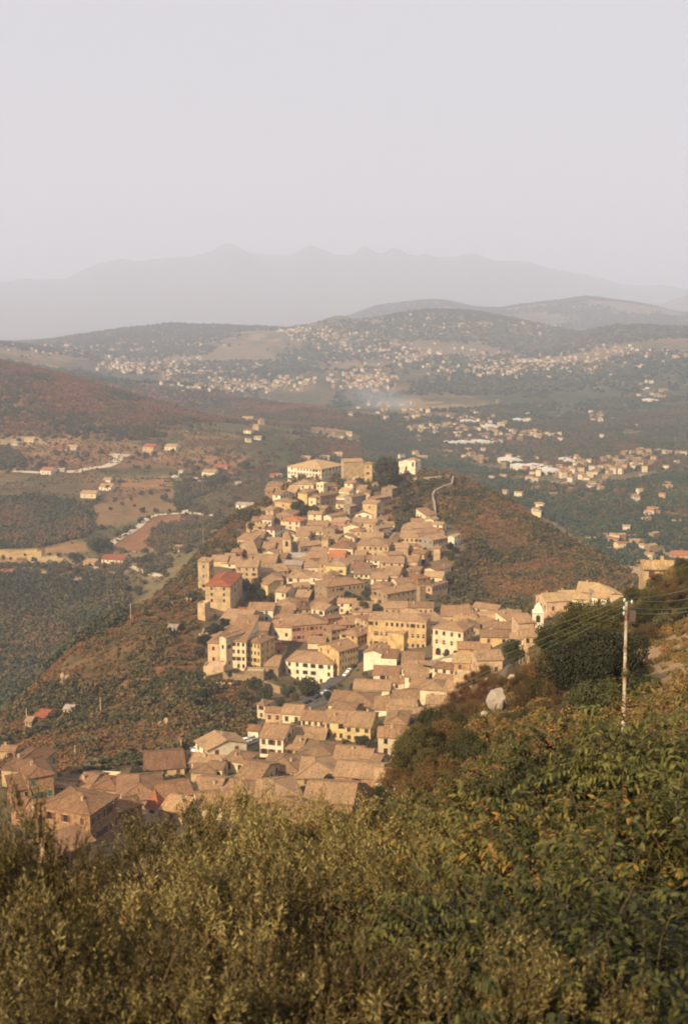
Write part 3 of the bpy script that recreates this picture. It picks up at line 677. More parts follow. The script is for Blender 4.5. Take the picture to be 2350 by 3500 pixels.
# --- landmarks with special forms first
def arch_opening(mb, cx, z0, w, h, y=-.04, m=1, n=8):
    """dark arched opening laid 4 cm proud of a wall, with a thick surround"""
    r = w / 2; pts = [(cx - r, z0), (cx + r, z0)] + [(cx + r * math.cos(math.pi * i / n), z0 + h - r + r * math.sin(math.pi * i / n)) for i in range(n + 1)]
    mb.face([(a, y, b) for a, b in pts], m)
def arch_part(root, name, cx, z0, w, h, rz=0, off=(0, 0), mats=None):
    mb = MB(); n = 10; r = w / 2; R2 = r + .22
    outl = [(-r, z0)] + [(-r * math.cos(math.pi * i / n), z0 + h - r + r * math.sin(math.pi * i / n)) for i in range(n + 1)] + [(r, z0)]
    outo = [(-R2, z0)] + [(-R2 * math.cos(math.pi * i / n), z0 + h - r + R2 * math.sin(math.pi * i / n)) for i in range(n + 1)] + [(R2, z0)]
    mb.face([(a, -.03, b) for a, b in outl], 1)
    for i in range(len(outl) - 1):
        a, b, c, d = outl[i], outl[i + 1], outo[i + 1], outo[i]
        mb.face([(a[0], -.12, a[1]), (b[0], -.12, b[1]), (c[0], -.12, c[1]), (d[0], -.12, d[1])], 0)
        mb.face([(a[0], -.12, a[1]), (a[0], 0, a[1]), (b[0], 0, b[1]), (b[0], -.12, b[1])], 0); mb.face([(d[0], -.12, d[1]), (c[0], -.12, c[1]), (c[0], 0, c[1]), (d[0], 0, d[1])], 0)
    o = mb.build(name, mats or [M_TRIM, M_GLASS], root); o.location = (cx * math.cos(rz) + off[0], cx * math.sin(rz) + off[1], 0); o.rotation_euler = (0, 0, rz); return o
def tower(reg, xl, ye, xr, yb, col, rot, cap, label, cat='bell tower', name='bell_tower', roof='tile', ytop=None, dist=None, oh=.35):
    ox, oy, sc = REG[reg]; xc = ox + (xl + xr) / 2 / sc; bot = oy + yb / sc; eav = oy + ye / sc
    P = HIT(xc, bot, 210, 1100)
    if dist: u, t = ray(xc, bot); P = Vector((u * dist, dist, t * dist))
    k = P.y / F_PX * 1.015; w = (xr - xl) / sc / math.cos(R_(rot)) * k; h = (bot - eav) * k; th = (eav - (oy + ytop / sc)) * k
    root = empty(name, P, -R_(rot)); mb = MB(); mb.box(-w / 2, 0, -8, w / 2, w, h, 0); mb.box(-w / 2 - .2, -.2, h - .35, w / 2 + .2, w + .2, h, 1); mb.box(-w / 2 - .12, -.12, h * .45, w / 2 + .12, w + .12, h * .45 + .25, 1)
    mb.build('wall', [MW[col], M_TRIM], root)
    rb = MB(); e = w / 2 + oh; c = [(-e, -oh, h), (e, -oh, h), (e, w + oh, h), (-e, w + oh, h)]; ap = (0, w / 2, h + th)
    if cap == 'onion':   # stepped bell-shaped cap
        prev = c
        for f, g in ((.72, .22), (.6, .5), (.34, .72), (.12, .92)):
            cur = [(x * f, w / 2 + (y - w / 2) * f, h + th * g) for x, y, z in c]
            for i in range(4): rb.face([prev[i], prev[(i + 1) % 4], cur[(i + 1) % 4], cur[i]])
            prev = cur
        for i in range(4): rb.face([prev[i], prev[(i + 1) % 4], ap])
    else:
        for i in range(4): rb.face([c[i], c[(i + 1) % 4], ap], 0, [(0, 0), (e * 2, 0), (e, e)])
    rb.face(c[::-1]); rb.build('roof', [MR[roof] if roof in MR else MW[roof]], root)
    for q, (rz, off) in enumerate(((0, (0, 0)), (math.pi / 2, (w / 2, w / 2)), (-math.pi / 2, (-w / 2, w / 2)))):
        arch_part(root, 'bell_opening', 0, h * .60, w * .36, min(h * .30, w * .9), rz, off)
    HOUSES.append(dict(o=root, c=P, r=w, px=xc, py=eav, w=w, D=w, h=h, col=col, kind='t', roof=roof, label=label, fl=3, yaw=R_(rot), P=P))
    tag(root, label, cat); return root, w, h
LM = []
# hilltop palace, church, bell towers
palace, w, D, h = house('A', 515,120,230,975,400, 33,'h','white',3,11,'pale', dp=560, shut='red', label='long cream palace with two rows of windows crowning the hilltop', cat='palace', name='palace', skipf=(0,), cornice=True, ns=7, chim=3)
arch_part(palace, 'portal', -w * .16, 0, 2.4, 5.5)
house('A', 1272,128,150,1535,395, -18,'s','tan',1,0,'pale', dp=110, label='windowless grey stone block at the right end of the hilltop palace', cat='building', name='stone_block', nowin=True)
house('F', 245,140,175,355,430, 12,'h','ochre',3,1,'tile', dp=100, label='narrow ochre building between the palace and the big round tree')
tower('F', 205,70,250,175,'ochre',12,'p','small ochre bell turret rising behind the palace roof',ytop=38)
ch, w, D, h = house('F', 720,110,150,905,360, 28,'p','white',1,0,'pale', dp=230, label='white hilltop church with a gabled front right of the big round tree', cat='church', name='church', nowin=True, chim=0)
arch_part(ch, 'door', 0, 0, w * .14, h * .34, mats=[M_TRIM, M_SHUT['red']]); arch_part(ch, 'window', 0, h * .50, w * .12, h * .22)
mb = MB(); mb.box(-w/2-.2,-.3,-6,-w/2+.6,-.003,h); mb.box(w/2-.6,-.3,-6,w/2+.2,-.003,h); mb.box(-w/2-.3,-.35,h-.2,w/2+.3,-.004,h+.15); mb.build('pilaster',[MW['white']],ch)
for o_, f_ in ((w*.32, .55),): tower('F', 870,115,930,340,'white',28,'p','little white belfry attached to the right of the hilltop church',ytop=92)
tower('B', 455,400,565,640,'tan',14,'p','square tan stone bell tower with a pyramid cap amid the middle roofs',ytop=285)
tower('H', 872,295,950,470,'white',8,'onion','white baroque bell tower with bell-shaped cap at the right edge of town',ytop=225,roof='white',oh=.1)
# red-roofed tower house on the cliff
rt, w, D, h = house('D', 165,205,470,505,800, 7,'h','tan',4,2,'red', dp=780, shut='dark', label='tall stone tower house with the red tiled roof on the left cliff', skipf=(0,), chim=0, ns=4, found=14)
house('D', 65,85,140,225,540, 30,'s','tan',3,1,'tile', dp=110, label='tall bare sandy house at the far left edge of the town', found=14)
house('D', 60,690,705,165,940, 20,'f','tan',0,0, dp=160, label='crumbling stone buttress below the red-roofed tower house', cat='buttress', name='buttress', nowin=True, found=12)
# arcaded palace on the square
pz, w, D, h = house('Q', 735,200,285,960,500, 27,'h','cream',3,4,'tile', dp=230, shut='brown', label='cream town palace with a ground-floor arcade on the square', cat='town palace', name='town_palace', cornice=True, skipf=(0,), ns=3)
for q in (-1, 0, 1): arch_part(pz, 'arcade_arch', q * w * .29 - w * .02, 0, w * .17, h * .27)
# tiny baroque front
bf, w, D, h = house('E', 668,630,668,800,755, 10,'g','white',1,0,'tile', dp=60, label='small white church front with pink frames beside the yellow palazzo', cat='chapel', name='chapel', nowin=True, chim=0)
mb = MB(); mb.face([(-w/2,-.06,h-.2),(w/2,-.06,h-.2),(w*.28,-.06,h+w*.1),(w*.16,-.06,h+w*.24),(0,-.06,h+w*.3),(-w*.16,-.06,h+w*.24),(-w*.28,-.06,h+w*.1)]); mb.face([(-w/2,.3,h-.2),(w/2,.3,h-.2),(w*.28,.3,h+w*.1),(w*.16,.3,h+w*.24),(0,.3,h+w*.3),(-w*.16,.3,h+w*.24),(-w*.28,.3,h+w*.1)][::-1]); mb.build('pediment',[MW['white']],bf)
arch_part(bf, 'door', 0, 0, w*.24, h*.55, mats=[MW['rose'], M_GLASS]); arch_part(bf, 'window', 0, h*.82, w*.1, w*.12, mats=[MW['rose'], M_GLASS])
# turret with red pyramid roof
tower('U', 1112,618,1222,740,'cream',20,'p','short cream turret under a dark red pyramid roof in the lower left',cat='turret',name='turret',ytop=478,roof='red')
# --- the town, hill top downwards: (reg, xl, yt, ye, xr, yb, rot, kind, colour, floors, cols, roof, extra)
L = [
 ('F',350,430,455,440,505,10,'h','cream',1,1,'tile',{}),('F',480,440,505,622,640,30,'p','stone',2,1,'tile',dict(dp=140)),
 ('F',395,560,625,620,760,-46,'g','stone',2,5,'tile',dict(dp=130)),('F',230,640,705,415,905,33,'g','tan',2,1,'tile',dict(dp=200)),
 ('F',135,800,858,350,915,6,'p','white',1,2,'tile',{}),('A',1280,385,440,1390,540,35,'g','cream',2,1,'tile',dict(dp=190)),
 ('A',1385,335,365,1520,420,28,'h','white',1,0,'pale',dict(dp=90)),('A',590,365,455,860,525,15,'h','cream',1,3,'tile',{}),
 ('A',905,415,432,1000,600,35,'f','cream',2,2,'tile',dict(dp=90)),('A',235,405,455,440,600,22,'g','tan',2,2,'tile',{}),
 ('A',218,500,535,320,670,10,'g','brick',2,1,'tile',{}),('A',318,500,592,425,700,33,'g','white',2,1,'tile',dict(dp=270,ns=4)),
 ('A',660,500,565,780,730,22,'h','yellow',2,1,'tile',dict(shut='red')),('A',780,570,625,900,745,28,'s','cream',1,1,'tile',dict(dp=100)),
 ('A',960,520,590,1200,735,-48,'g','stone',2,4,'tile',dict(dp=150)),('A',1205,500,545,1340,640,28,'s','white',1,0,'pale',dict(dp=110)),
 ('A',1145,585,625,1370,730,28,'s','white',1,3,'pale',dict(dp=110)),('A',1165,690,715,1350,790,20,'s','cream',1,2,'tile',{}),
 ('A',1352,690,740,1440,900,-52,'g','grey',3,2,'tile',dict(dp=110)),('A',1410,600,660,1505,830,-52,'g','stone',3,2,'tile',dict(dp=120)),('A',1480,540,600,1568,760,-52,'g','grey',3,2,'tile',dict(dp=120)),
 ('F',85,540,610,250,850,-50,'g','grey',3,4,'tile',dict(dp=130)),('A',1440,490,520,1550,580,15,'s','cream',1,1,'pale',{}),
 ('A',220,700,790,330,905,38,'g','tan',2,1,'tile',dict(dp=190)),('A',330,780,870,560,950,18,'h','stone',1,3,'tile',{}),
 ('A',40,890,945,150,1000,5,'g','white',1,2,'dark',{}),('A',150,870,925,300,1015,8,'g','white',1,3,'tile',{}),
 ('A',430,880,945,680,1065,18,'h','cream',2,3,'orange',dict(label='cream house with loggia windows under a bright orange roof, upper left of town')),
 ('A',190,985,1055,345,1180,24,'h','white',2,2,'dark',dict(label='square white two-storey house with hip roof in the upper left town',shut='brown')),
 ('A',920,720,772,1020,860,38,'g','stone',1,0,'tile',dict(dp=150)),('A',1000,770,878,1100,1000,40,'p','cream',1,1,'tile',dict(dp=330,ns=6)),
 ('A',1130,935,960,1280,1070,15,'g','rose',1,2,'tile',{}),('B',1270,205,235,1480,330,10,'p','cream',1,1,'tile',dict(dp=150)),
 ('A',700,520,560,860,620,20,'g','tan',1,2,'tile',{}),('A',1050,440,480,1180,560,-20,'g','tan',1,2,'dark',{}),
 ('B',60,300,350,200,445,12,'g','stone',1,2,'tile',{}),('B',150,385,450,455,510,10,'g','cream',1,4,'tile',{}),
 ('B',180,450,535,330,610,6,'g','white',1,2,'tile',{}),('B',330,480,545,480,600,10,'g','cream',1,2,'tile',{}),
 ('B',0,440,600,120,700,-15,'g','tan',1,1,'tile',{}),
 ('D',515,-10,25,650,110,14,'g','red',1,2,'tile',dict(label='house with brick-red walls behind the red-roofed tower house')),
 ('D',655,10,55,790,125,18,'g','red',1,2,'tile',dict(label='second brick-red house, right beside the first one')),
 ('B',630,300,365,790,440,10,'g','cream',1,1,'tile',{}),('B',690,360,485,990,580,-32,'g','grey',1,6,'tile',dict(dp=230,label='long house with grey side wall and a row of windows behind the tan bell tower')),
 ('B',975,360,392,1060,560,12,'h','tan',2,1,'tile',{}),('B',990,235,262,1150,360,20,'p','stone',1,1,'tile',{}),
 ('B',640,240,300,990,345,14,'g','cream',1,5,'tile',{}),('B',780,160,215,1050,265,8,'g','tan',1,3,'tile',{}),
 ('B',1175,320,380,1410,450,14,'p','cream',1,3,'tile',{}),('B',1080,430,520,1385,640,18,'h','cream',1,4,'dark',dict(label='broad cream house with a dark hip roof in the middle of town')),
 ('C',250,345,430,610,580,10,'h','tan',2,6,'tile',dict(label='large plain sandy building with two faint window rows, centre of the upper town',ns=3)),
 ('C',300,285,350,540,400,6,'g','cream',1,3,'tile',{}),('B',1070,560,650,1275,710,8,'g','orange',1,2,'orange',dict(label='low house with a bright orange roof in the middle of town')),
 ('B',1040,650,755,1295,890,14,'h','yellow',1,2,'tile',dict(label='yellow house with a white cornice and hip roof mid town',cornice=True)),
 ('B',925,690,728,1045,880,18,'s','ochre',2,1,'tile',{}),('B',1315,640,702,1530,745,5,'g','orange',1,1,'tile',dict(label='low house with an orange-red wall, right of the yellow corniced house')),
 ('C',205,500,565,330,615,12,'g','cream',1,0,'tile',{}),('C',355,555,602,415,665,5,'g','white',1,1,'tile',{}),('C',425,560,610,505,700,8,'g','white',2,1,'tile',{}),
 ('C',520,570,638,790,740,5,'g','pink',2,3,'tile',dict(shut='dark',label='pink house with three dark upper windows, right of the town centre')),
 ('C',820,560,625,955,740,14,'g','pink',1,2,'tile',{}),('C',700,405,462,845,590,6,'g','tan',1,1,'tile',{}),('C',850,410,465,1000,560,10,'p','pink',1,2,'tile',{}),
 ('C',110,640,700,385,755,6,'g','white',1,5,'dark',{}),('C',210,720,785,550,830,6,'g','cream',1,6,'tile',{}),('C',410,790,830,600,900,8,'s','white',1,2,'tile',{}),
 ('C',560,690,785,730,880,14,'g','tan',1,3,'tile',{}),('C',775,720,760,850,830,14,'g','pink',1,1,'tile',{}),('C',855,680,715,990,860,24,'g','brown',2,2,'dark',{}),
 ('C',410,860,940,610,1010,10,'h','brown',1,3,'tile',{}),
 ('E',1000,235,375,1365,520,-36,'g','stone',2,7,'tile',dict(dp=250,ns=3,label='long stone convent block with a big tiled roof, right of the dark garden',shut='dark')),
 ('E',1358,300,318,1425,540,-34,'f','stone',0,0,'tile',dict(dp=60,nowin=True)),('E',835,400,435,990,545,18,'h','tan',1,1,'tile',{}),
 ('C',1058,770,915,1130,1010,40,'p','pink',1,1,'tile',dict(dp=330,ns=5,dist=600)),('C',1035,620,725,1180,800,38,'p','cream',1,0,'dark',dict(dp=330,ns=3)),
 ('C',775,195,240,890,310,18,'g','cream',1,2,'tile',{}),('C',895,160,222,1165,290,-14,'g','pink',1,4,'tile',dict(shut='red')),
 ('C',1045,90,125,1150,200,28,'p','cream',1,1,'tile',dict(dp=150)),('C',1150,140,182,1255,280,26,'g','cream',2,1,'tile',dict(dp=130)),
 ('C',760,262,332,975,410,8,'g','tan',1,4,'tile',{}),('C',980,270,300,1280,360,-12,'s','tan',1,5,'tile',{}),
 ('C',1135,285,352,1325,500,-42,'g','grey',2,6,'tile',dict(dp=250,shut='dark',label='stone terrace building with shaded window rows on the right edge of the hill')),('C',1045,330,368,1140,455,12,'g','tan',1,1,'tile',{}),
 ('C',1150,440,465,1225,610,14,'g','tan',2,1,'tile',{}),('C',1322,278,325,1395,455,28,'p','white',2,1,'pale',dict(dp=190,label='narrow white house with a steep front at the right edge of the hilltop town')),
 ('C',340,120,165,455,310,24,'g','tan',2,1,'tile',{}),('C',500,155,220,650,320,-34,'g','grey',2,3,'tile',dict(dp=140)),
 ('C',490,92,128,595,175,14,'g','tan',1,1,'tile',{}),('C',600,260,392,705,470,10,'h','tan',1,1,'tile',{}),('C',200,105,160,340,220,8,'g','tan',1,2,'tile',{}),
 ('B',1390,120,165,1568,230,10,'g','tan',1,3,'tile',{}),
 # left middle
 ('D',240,75,148,450,220,5,'g','yellow',1,1,'tile',{}),('D',385,100,195,590,240,12,'g','cream',1,1,'tile',{}),('D',430,60,90,560,130,0,'g','yellow',1,0,'tile',{}),
 ('D',580,140,222,860,430,4,'g','tan',3,3,'tile',dict(label='three-storey stone house with a cream top floor right of the red roof')),
 ('D',740,705,795,1065,960,5,'g','white',2,2,'tile',dict(shut='red',label='white house with two pairs of red shutters below the hillside trees')),
 ('D',560,775,855,735,940,18,'g','cream',1,1,'red',{}),('D',725,875,925,885,1030,8,'g','grey',1,1,'red',{}),('D',600,900,935,730,1000,10,'s','stone',1,0,'tile',{}),
 ('D',910,370,455,1005,600,42,'g','yellow',1,0,'tile',dict(dp=250,ns=3)),('D',1095,440,560,1240,730,33,'g','cream',2,2,'tile',dict(dp=290,shut='dark')),
 ('D',1345,480,515,1420,640,30,'p','white',1,0,'tile',dict(dp=150)),('D',1370,540,625,1545,710,12,'g','brown',1,1,'tile',{}),
 ('D',945,200,290,1270,360,-26,'g','tan',1,4,'tile',{}),('D',800,60,170,1090,250,8,'g','tan',1,3,'tile',{}),('D',1090,40,95,1235,220,14,'g','stone',1,1,'dark',{}),
 ('D',1260,40,95,1480,190,8,'g','grey',1,3,'grey',{}),('D',1255,260,370,1560,450,10,'h','cream',1,3,'tile',{}),('D',1190,180,240,1400,300,5,'g','stone',1,2,'grey',{}),
 ('B',760,715,775,975,890,-6,'g','cream',1,1,'tile',{}),('B',480,690,745,700,860,10,'g','stone',1,2,'grey',{}),('B',830,570,650,1050,740,-8,'g','brown',1,2,'tile',{}),
 ('B',735,590,640,830,730,4,'g','cream',1,1,'tile',{}),('B',1040,825,880,1180,960,6,'p','white',1,1,'tile',{}),('D',940,300,400,1200,470,-10,'h','tan',1,2,'tile',{}),
 ('D',1380,440,500,1560,560,-15,'g','tan',1,2,'tile',{}),('D',1090,640,760,1380,850,8,'h','cream',1,2,'tile',{}),('D',1400,690,790,1568,860,-12,'h','tan',1,2,'dark',{}),
 # centre
 ('E',365,205,305,770,470,-27,'h','stone',2,9,'tile',dict(dp=300,label='long three-storey stone palazzo with shaded window rows above the garden trees',shut='dark',ns=3)),
 ('E',195,470,565,340,720,38,'g','cream',2,2,'tile',dict(dp=240,ns=5,shut='dark')),('E',500,645,735,665,790,-8,'g','rose',1,3,'tile',{}),
 ('E',375,640,660,505,800,-30,'g','red',2,3,'dark',dict(dp=120,shut='dark')),
 ('E',805,540,668,1425,1000,14,'h','ochre',3,11,'tile',dict(dp=260,label='long ochre-yellow palazzo with the largest roof above the square',cornice=True,ns=3)),
 ('E',1240,495,550,1500,640,4,'g','tan',1,5,'tile',{}),('E',980,490,560,1230,640,4,'g','tan',1,4,'tile',{}),
 ('E',880,735,800,1185,1010,33,'g','ochre',4,0,'tile',dict(dp=330,label='blank ochre-fronted block with a shaded brick side full of windows')),
 ('E',500,745,840,690,1000,36,'h','ochre',3,2,'tile',dict(dp=330,ns=5,shut='dark')),
 ('P',910,720,815,1225,965,-18,'h','rose',2,8,'tile',dict(dp=330,label='long pinkish house with tall shuttered windows beneath a wide hip roof',shut='brown',near=True)),
 ('P',720,790,840,905,960,12,'g','cream',1,2,'tile',{}),
 ('P',160,880,975,262,1175,12,'h','pink',2,1,'tile',dict(found=10)),('P',262,780,920,328,1225,38,'p','cream',2,1,'tile',dict(dp=240,found=12)),
 ('P',325,830,955,500,1225,10,'s','cream',4,4,'tile',dict(label='tall cream apartment house with arched loggias on the cliff edge',shut='brown',found=12)),
 ('P',500,900,968,632,1235,28,'h','yellow',4,4,'tile',dict(dp=250,label='tall yellow apartment house with four rows of windows on the cliff edge',ns=3,shut='red',found=12)),
 ('P',380,800,868,690,960,6,'g','brown',1,4,'tile',{}),('P',255,690,800,500,900,18,'g','tan',1,1,'tile',{}),('P',170,820,930,300,1000,20,'h','tan',1,1,'tile',{}),
 ('P',120,1150,1190,300,1290,6,'f','pink',0,0,'tile',dict(nowin=True,name='retaining_wall',cat='retaining wall',label='pinkish retaining wall below the cliff-edge apartments')),
 ('P',480,1215,1232,655,1310,4,'f','stone',0,0,'tile',dict(nowin=True,name='retaining_wall',cat='retaining wall',label='rough stone retaining wall under the yellow apartment house')),
 ('P',660,1140,1190,785,1275,6,'s','stone',1,1,'tile',{}),('P',752,1000,1040,830,1095,10,'g','yellow',1,1,'red',dict(label='little yellow hut with a red roof left of the hip-roofed cream building')),
 ('P',845,1003,1150,1280,1350,16,'h','white',3,6,'tile',dict(dp=330,label='big cream building with a wide hip roof beside the main street',cornice=False,ns=6,shut='dark',near=True)),
 ('P',1325,930,1030,1500,1230,-44,'g','ochre',3,7,'tile',dict(dp=280,shut='dark')),('P',1050,955,985,1200,1040,4,'s','cream',1,0,'tile',{}),
 ('Q',205,370,470,345,600,18,'p','white',1,0,'tile',dict(dp=230,label='bare white gable wall right of the main street')),('Q',345,445,508,455,585,8,'g','white',1,0,'dark',{}),
 ('Q',500,470,530,660,590,8,'g','cream',1,3,'tile',dict(shut='dark')),('Q',500,562,590,738,655,5,'s','cream',1,4,'tile',dict(shut='dark',label='cream house with a stepped upper floor and dark shutters below the square')),
 ('Q',283,575,640,472,690,5,'g','white',1,4,'dark',dict(shut='dark')),('Q',140,680,752,395,810,5,'g','cream',1,0,'tile',{}),
 ('Q',400,655,700,515,760,5,'g','cream',1,1,'tile',{}),('Q',740,600,680,890,760,28,'g','stone',1,2,'tile',dict(dp=150)),('Q',640,680,750,822,850,10,'h','cream',1,1,'tile',{}),('Q',560,660,740,650,800,14,'g','tan',1,1,'tile',{}),('Q',820,690,770,960,830,20,'g','tan',1,2,'tile',{}),('Q',690,800,860,860,920,6,'g','pink',1,2,'tile',{}),('Q',430,760,830,640,900,5,'g','cream',1,2,'tile',{}),
 ('Q',930,390,440,1165,520,4,'g','orange',1,3,'tile',dict(small=True,label='long low orange house just right of the arcade')),('Q',1075,450,520,1265,660,-6,'g','pink',1,2,'tile',dict(shut='dark')),
 ('Q',900,510,545,1068,620,4,'s','orange',1,2,'pale',dict(label='bright orange house under the long low one')),('Q',895,600,640,1035,770,8,'f','tan',1,0,'tile',dict(nowin=True)),
 ('Q',1105,300,350,1330,420,5,'g','ochre',1,2,'tile',{}),('Q',800,115,190,1010,270,8,'g','tan',1,4,'tile',{}),('Q',1010,150,185,1065,260,10,'h','stone',1,1,'tile',{}),
 ('Q',1075,210,248,1185,300,4,'g','tan',1,2,'tile',{}),('Q',1165,175,212,1275,270,6,'g','tan',1,2,'pale',{}),('Q',1270,145,180,1405,240,4,'g','rose',1,3,'tile',{}),
 ('Q',1200,240,285,1385,350,5,'g','grey',1,2,'tile',{}),('Q',1385,200,235,1505,390,-14,'s','pink',1,0,'tile',dict(label='tall pinkish gable wall of the church below the white bell tower')),
 ('Q',1330,325,365,1440,430,4,'g','cream',1,1,'tile',{}),('H',815,420,470,925,540,8,'g','ochre',1,2,'tile',{}),
 ('H',975,160,215,1150,310,-12,'g','pink',1,2,'pale',{}),('H',1195,85,150,1320,250,18,'g','tan',1,2,'pale',{}),('H',1160,170,200,1260,290,10,'g','cream',1,1,'pale',{}),
 ('H',1300,150,190,1390,300,38,'g','white',2,1,'pale',dict(dp=120)),('H',1385,95,180,1530,270,-10,'p','grey',1,1,'pale',{}),('H',1080,145,185,1200,250,-5,'g','tan',1,2,'pale',{}),
 ('W',1235,115,165,1450,240,5,'g','tan',1,2,'pale',{}),('W',1450,10,40,1560,90,5,'g','pink',1,2,'orange',{}),('H',1440,215,235,1520,290,8,'s','white',1,0,'pale',{}),
 # lower town
 ('S',1320,215,262,1515,315,-4,'g','ochre',1,0,'tile',{}),('S',925,165,255,1240,330,8,'h','cream',1,2,'tile',{}),('S',1235,240,285,1325,330,4,'s','white',1,0,'tile',{}),
 ('S',1095,100,150,1330,200,6,'g','cream',1,0,'tile',{}),
 ('G',815,80,195,1025,410,8,'g','yellow',2,3,'tile',dict(shut='dark',label='bright yellow house with three tall windows above three dark ones',near=True,cornice=True)),
 ('G',1028,100,250,1300,430,12,'g','yellow',2,3,'tile',dict(shut='dark',label='second yellow house, behind the dark round tree of the lower town',near=True)),
 ('G',88,-40,15,178,180,30,'h','cream',2,1,'tile',dict(dp=160)),('G',178,55,100,350,220,10,'g','pink',1,2,'tile',{}),('G',355,25,120,557,240,12,'g','cream',1,2,'tile',{}),
 ('G',560,95,190,805,270,12,'g','cream',1,4,'tile',dict(shut='dark')),
 ('G',118,230,368,370,590,14,'g','white',2,3,'tile',dict(shut='brown',near=True,label='white-walled house with big brown shutters and a broad roof, lower town')),
 ('G',-10,250,298,100,410,14,'g','white',1,0,'dark',dict(label='white shed with a brown roof by the sloping street')),
 ('G',430,285,410,800,480,10,'g','tan',1,4,'tile',{}),('G',390,420,490,560,590,12,'s','tan',1,2,'tile',{}),
 ('S',215,540,625,375,710,22,'h','cream',1,2,'tile',dict(dp=200)),('S',5,585,640,215,710,14,'g','pink',1,4,'tile',{}),('S',115,630,675,215,760,12,'g','cream',1,2,'tile',dict(near=True)),
 ('S',305,625,738,465,830,22,'g','cream',1,2,'tile',dict(dp=330,ns=4,shut='dark',near=True)),('S',700,610,735,1000,800,-5,'h','tan',1,2,'tile',{}),
 ('S',470,590,690,720,760,10,'h','tan',1,2,'tile',{}),('S',960,530,612,1135,690,10,'g','cream',1,3,'tile',{}),
 ('S',1130,525,602,1205,720,14,'g','orange',1,2,'tile',dict(dp=190,near=True,label='orange house end beside a white wall in the lower right town')),('S',1203,600,625,1262,740,25,'g','white',2,1,'tile',dict(dp=150)),
 ('S',440,755,890,760,960,-14,'h','tan',1,2,'tile',{}),('S',760,770,900,1085,980,8,'g','brick',1,3,'tile',{}),('S',0,740,860,180,930,10,'g','tan',1,2,'tile',{}),('S',5,650,700,170,780,8,'h','tan',1,1,'tile',{}),
 ('S',1300,290,370,1440,520,10,'h','tan',1,2,'tile',{}),('S',770,870,892,825,950,10,'p','yellow',1,1,'tile',{}),('S',720,500,590,960,660,10,'h','tan',1,3,'tile',{}),
 ('S',500,380,430,680,520,8,'g','tan',1,2,'tile',{}),('S',170,760,850,440,930,8,'h','tan',1,2,'tile',{}),
 # lower left quarter: corner vignette is put into the darker roof colour
 ('U',235,200,368,412,580,-28,'h','brick',2,3,'dark',dict(dp=400,near=True,shut='green',label='big stone house with a shaded right wall at the far left')),
 ('U',95,395,480,242,590,-25,'s','brick',1,2,'dark',dict(dp=200)),
 ('U',300,462,618,727,905,22,'h','brick',2,3,'dark',dict(dp=400,near=True,shut='red',ns=5,label='large brick house with dark red shutters in the lower left corner')),
 ('U',185,555,672,300,900,12,'g','stone',2,2,'dark',dict(near=True,shut='green',label='stone house with green shutters left of the large brick house')),
 ('U',90,545,610,190,760,10,'g','brick',1,1,'dark',{}),
 ('U',465,770,925,705,1040,-48,'s','pink',1,3,'dark',dict(dp=240,near=True,label='lean-to with a pale pillared side wall in front of the brick house')),
 ('U',885,470,618,1085,800,-38,'g','rose',2,3,'dark',dict(dp=220,near=True,shut='dark',label='rose-red house with dark windows right of the large brick house')),
 ('U',575,362,462,690,540,18,'g','cream',1,1,'dark',{}),('U',410,420,468,570,540,8,'g','tan',1,1,'dark',{}),('U',700,395,480,910,570,12,'h','tan',1,1,'dark',{}),('U',740,375,425,885,470,6,'f','cream',0,0,'dark',dict(nowin=True)),
 ('U',905,385,560,1240,640,-10,'h','tan',1,2,'dark',{}),('U',1120,205,335,1410,390,-12,'g','tan',1,3,'dark',{}),('U',1235,425,535,1475,640,-22,'g','tan',1,2,'dark',{}),
 ('U',1450,215,290,1568,350,10,'g','pink',1,2,'dark',{}),('U',0,150,190,115,260,6,'g','tan',1,2,'dark',{}),('U',1225,600,640,1400,760,20,'s','pink',1,1,'pale',{}),
 ('U',10,180,330,240,470,12,'h','tan',1,2,'dark',{}),
]
for e in L:
    ex = dict(e[12]); 
    house(e[0], *e[1:6], rot=e[6], kind=e[7], col=e[8], fl=e[9], nc=e[10], roof=e[11], **ex)
print('town houses', len(HOUSES), 'objects', len(bpy.data.objects))
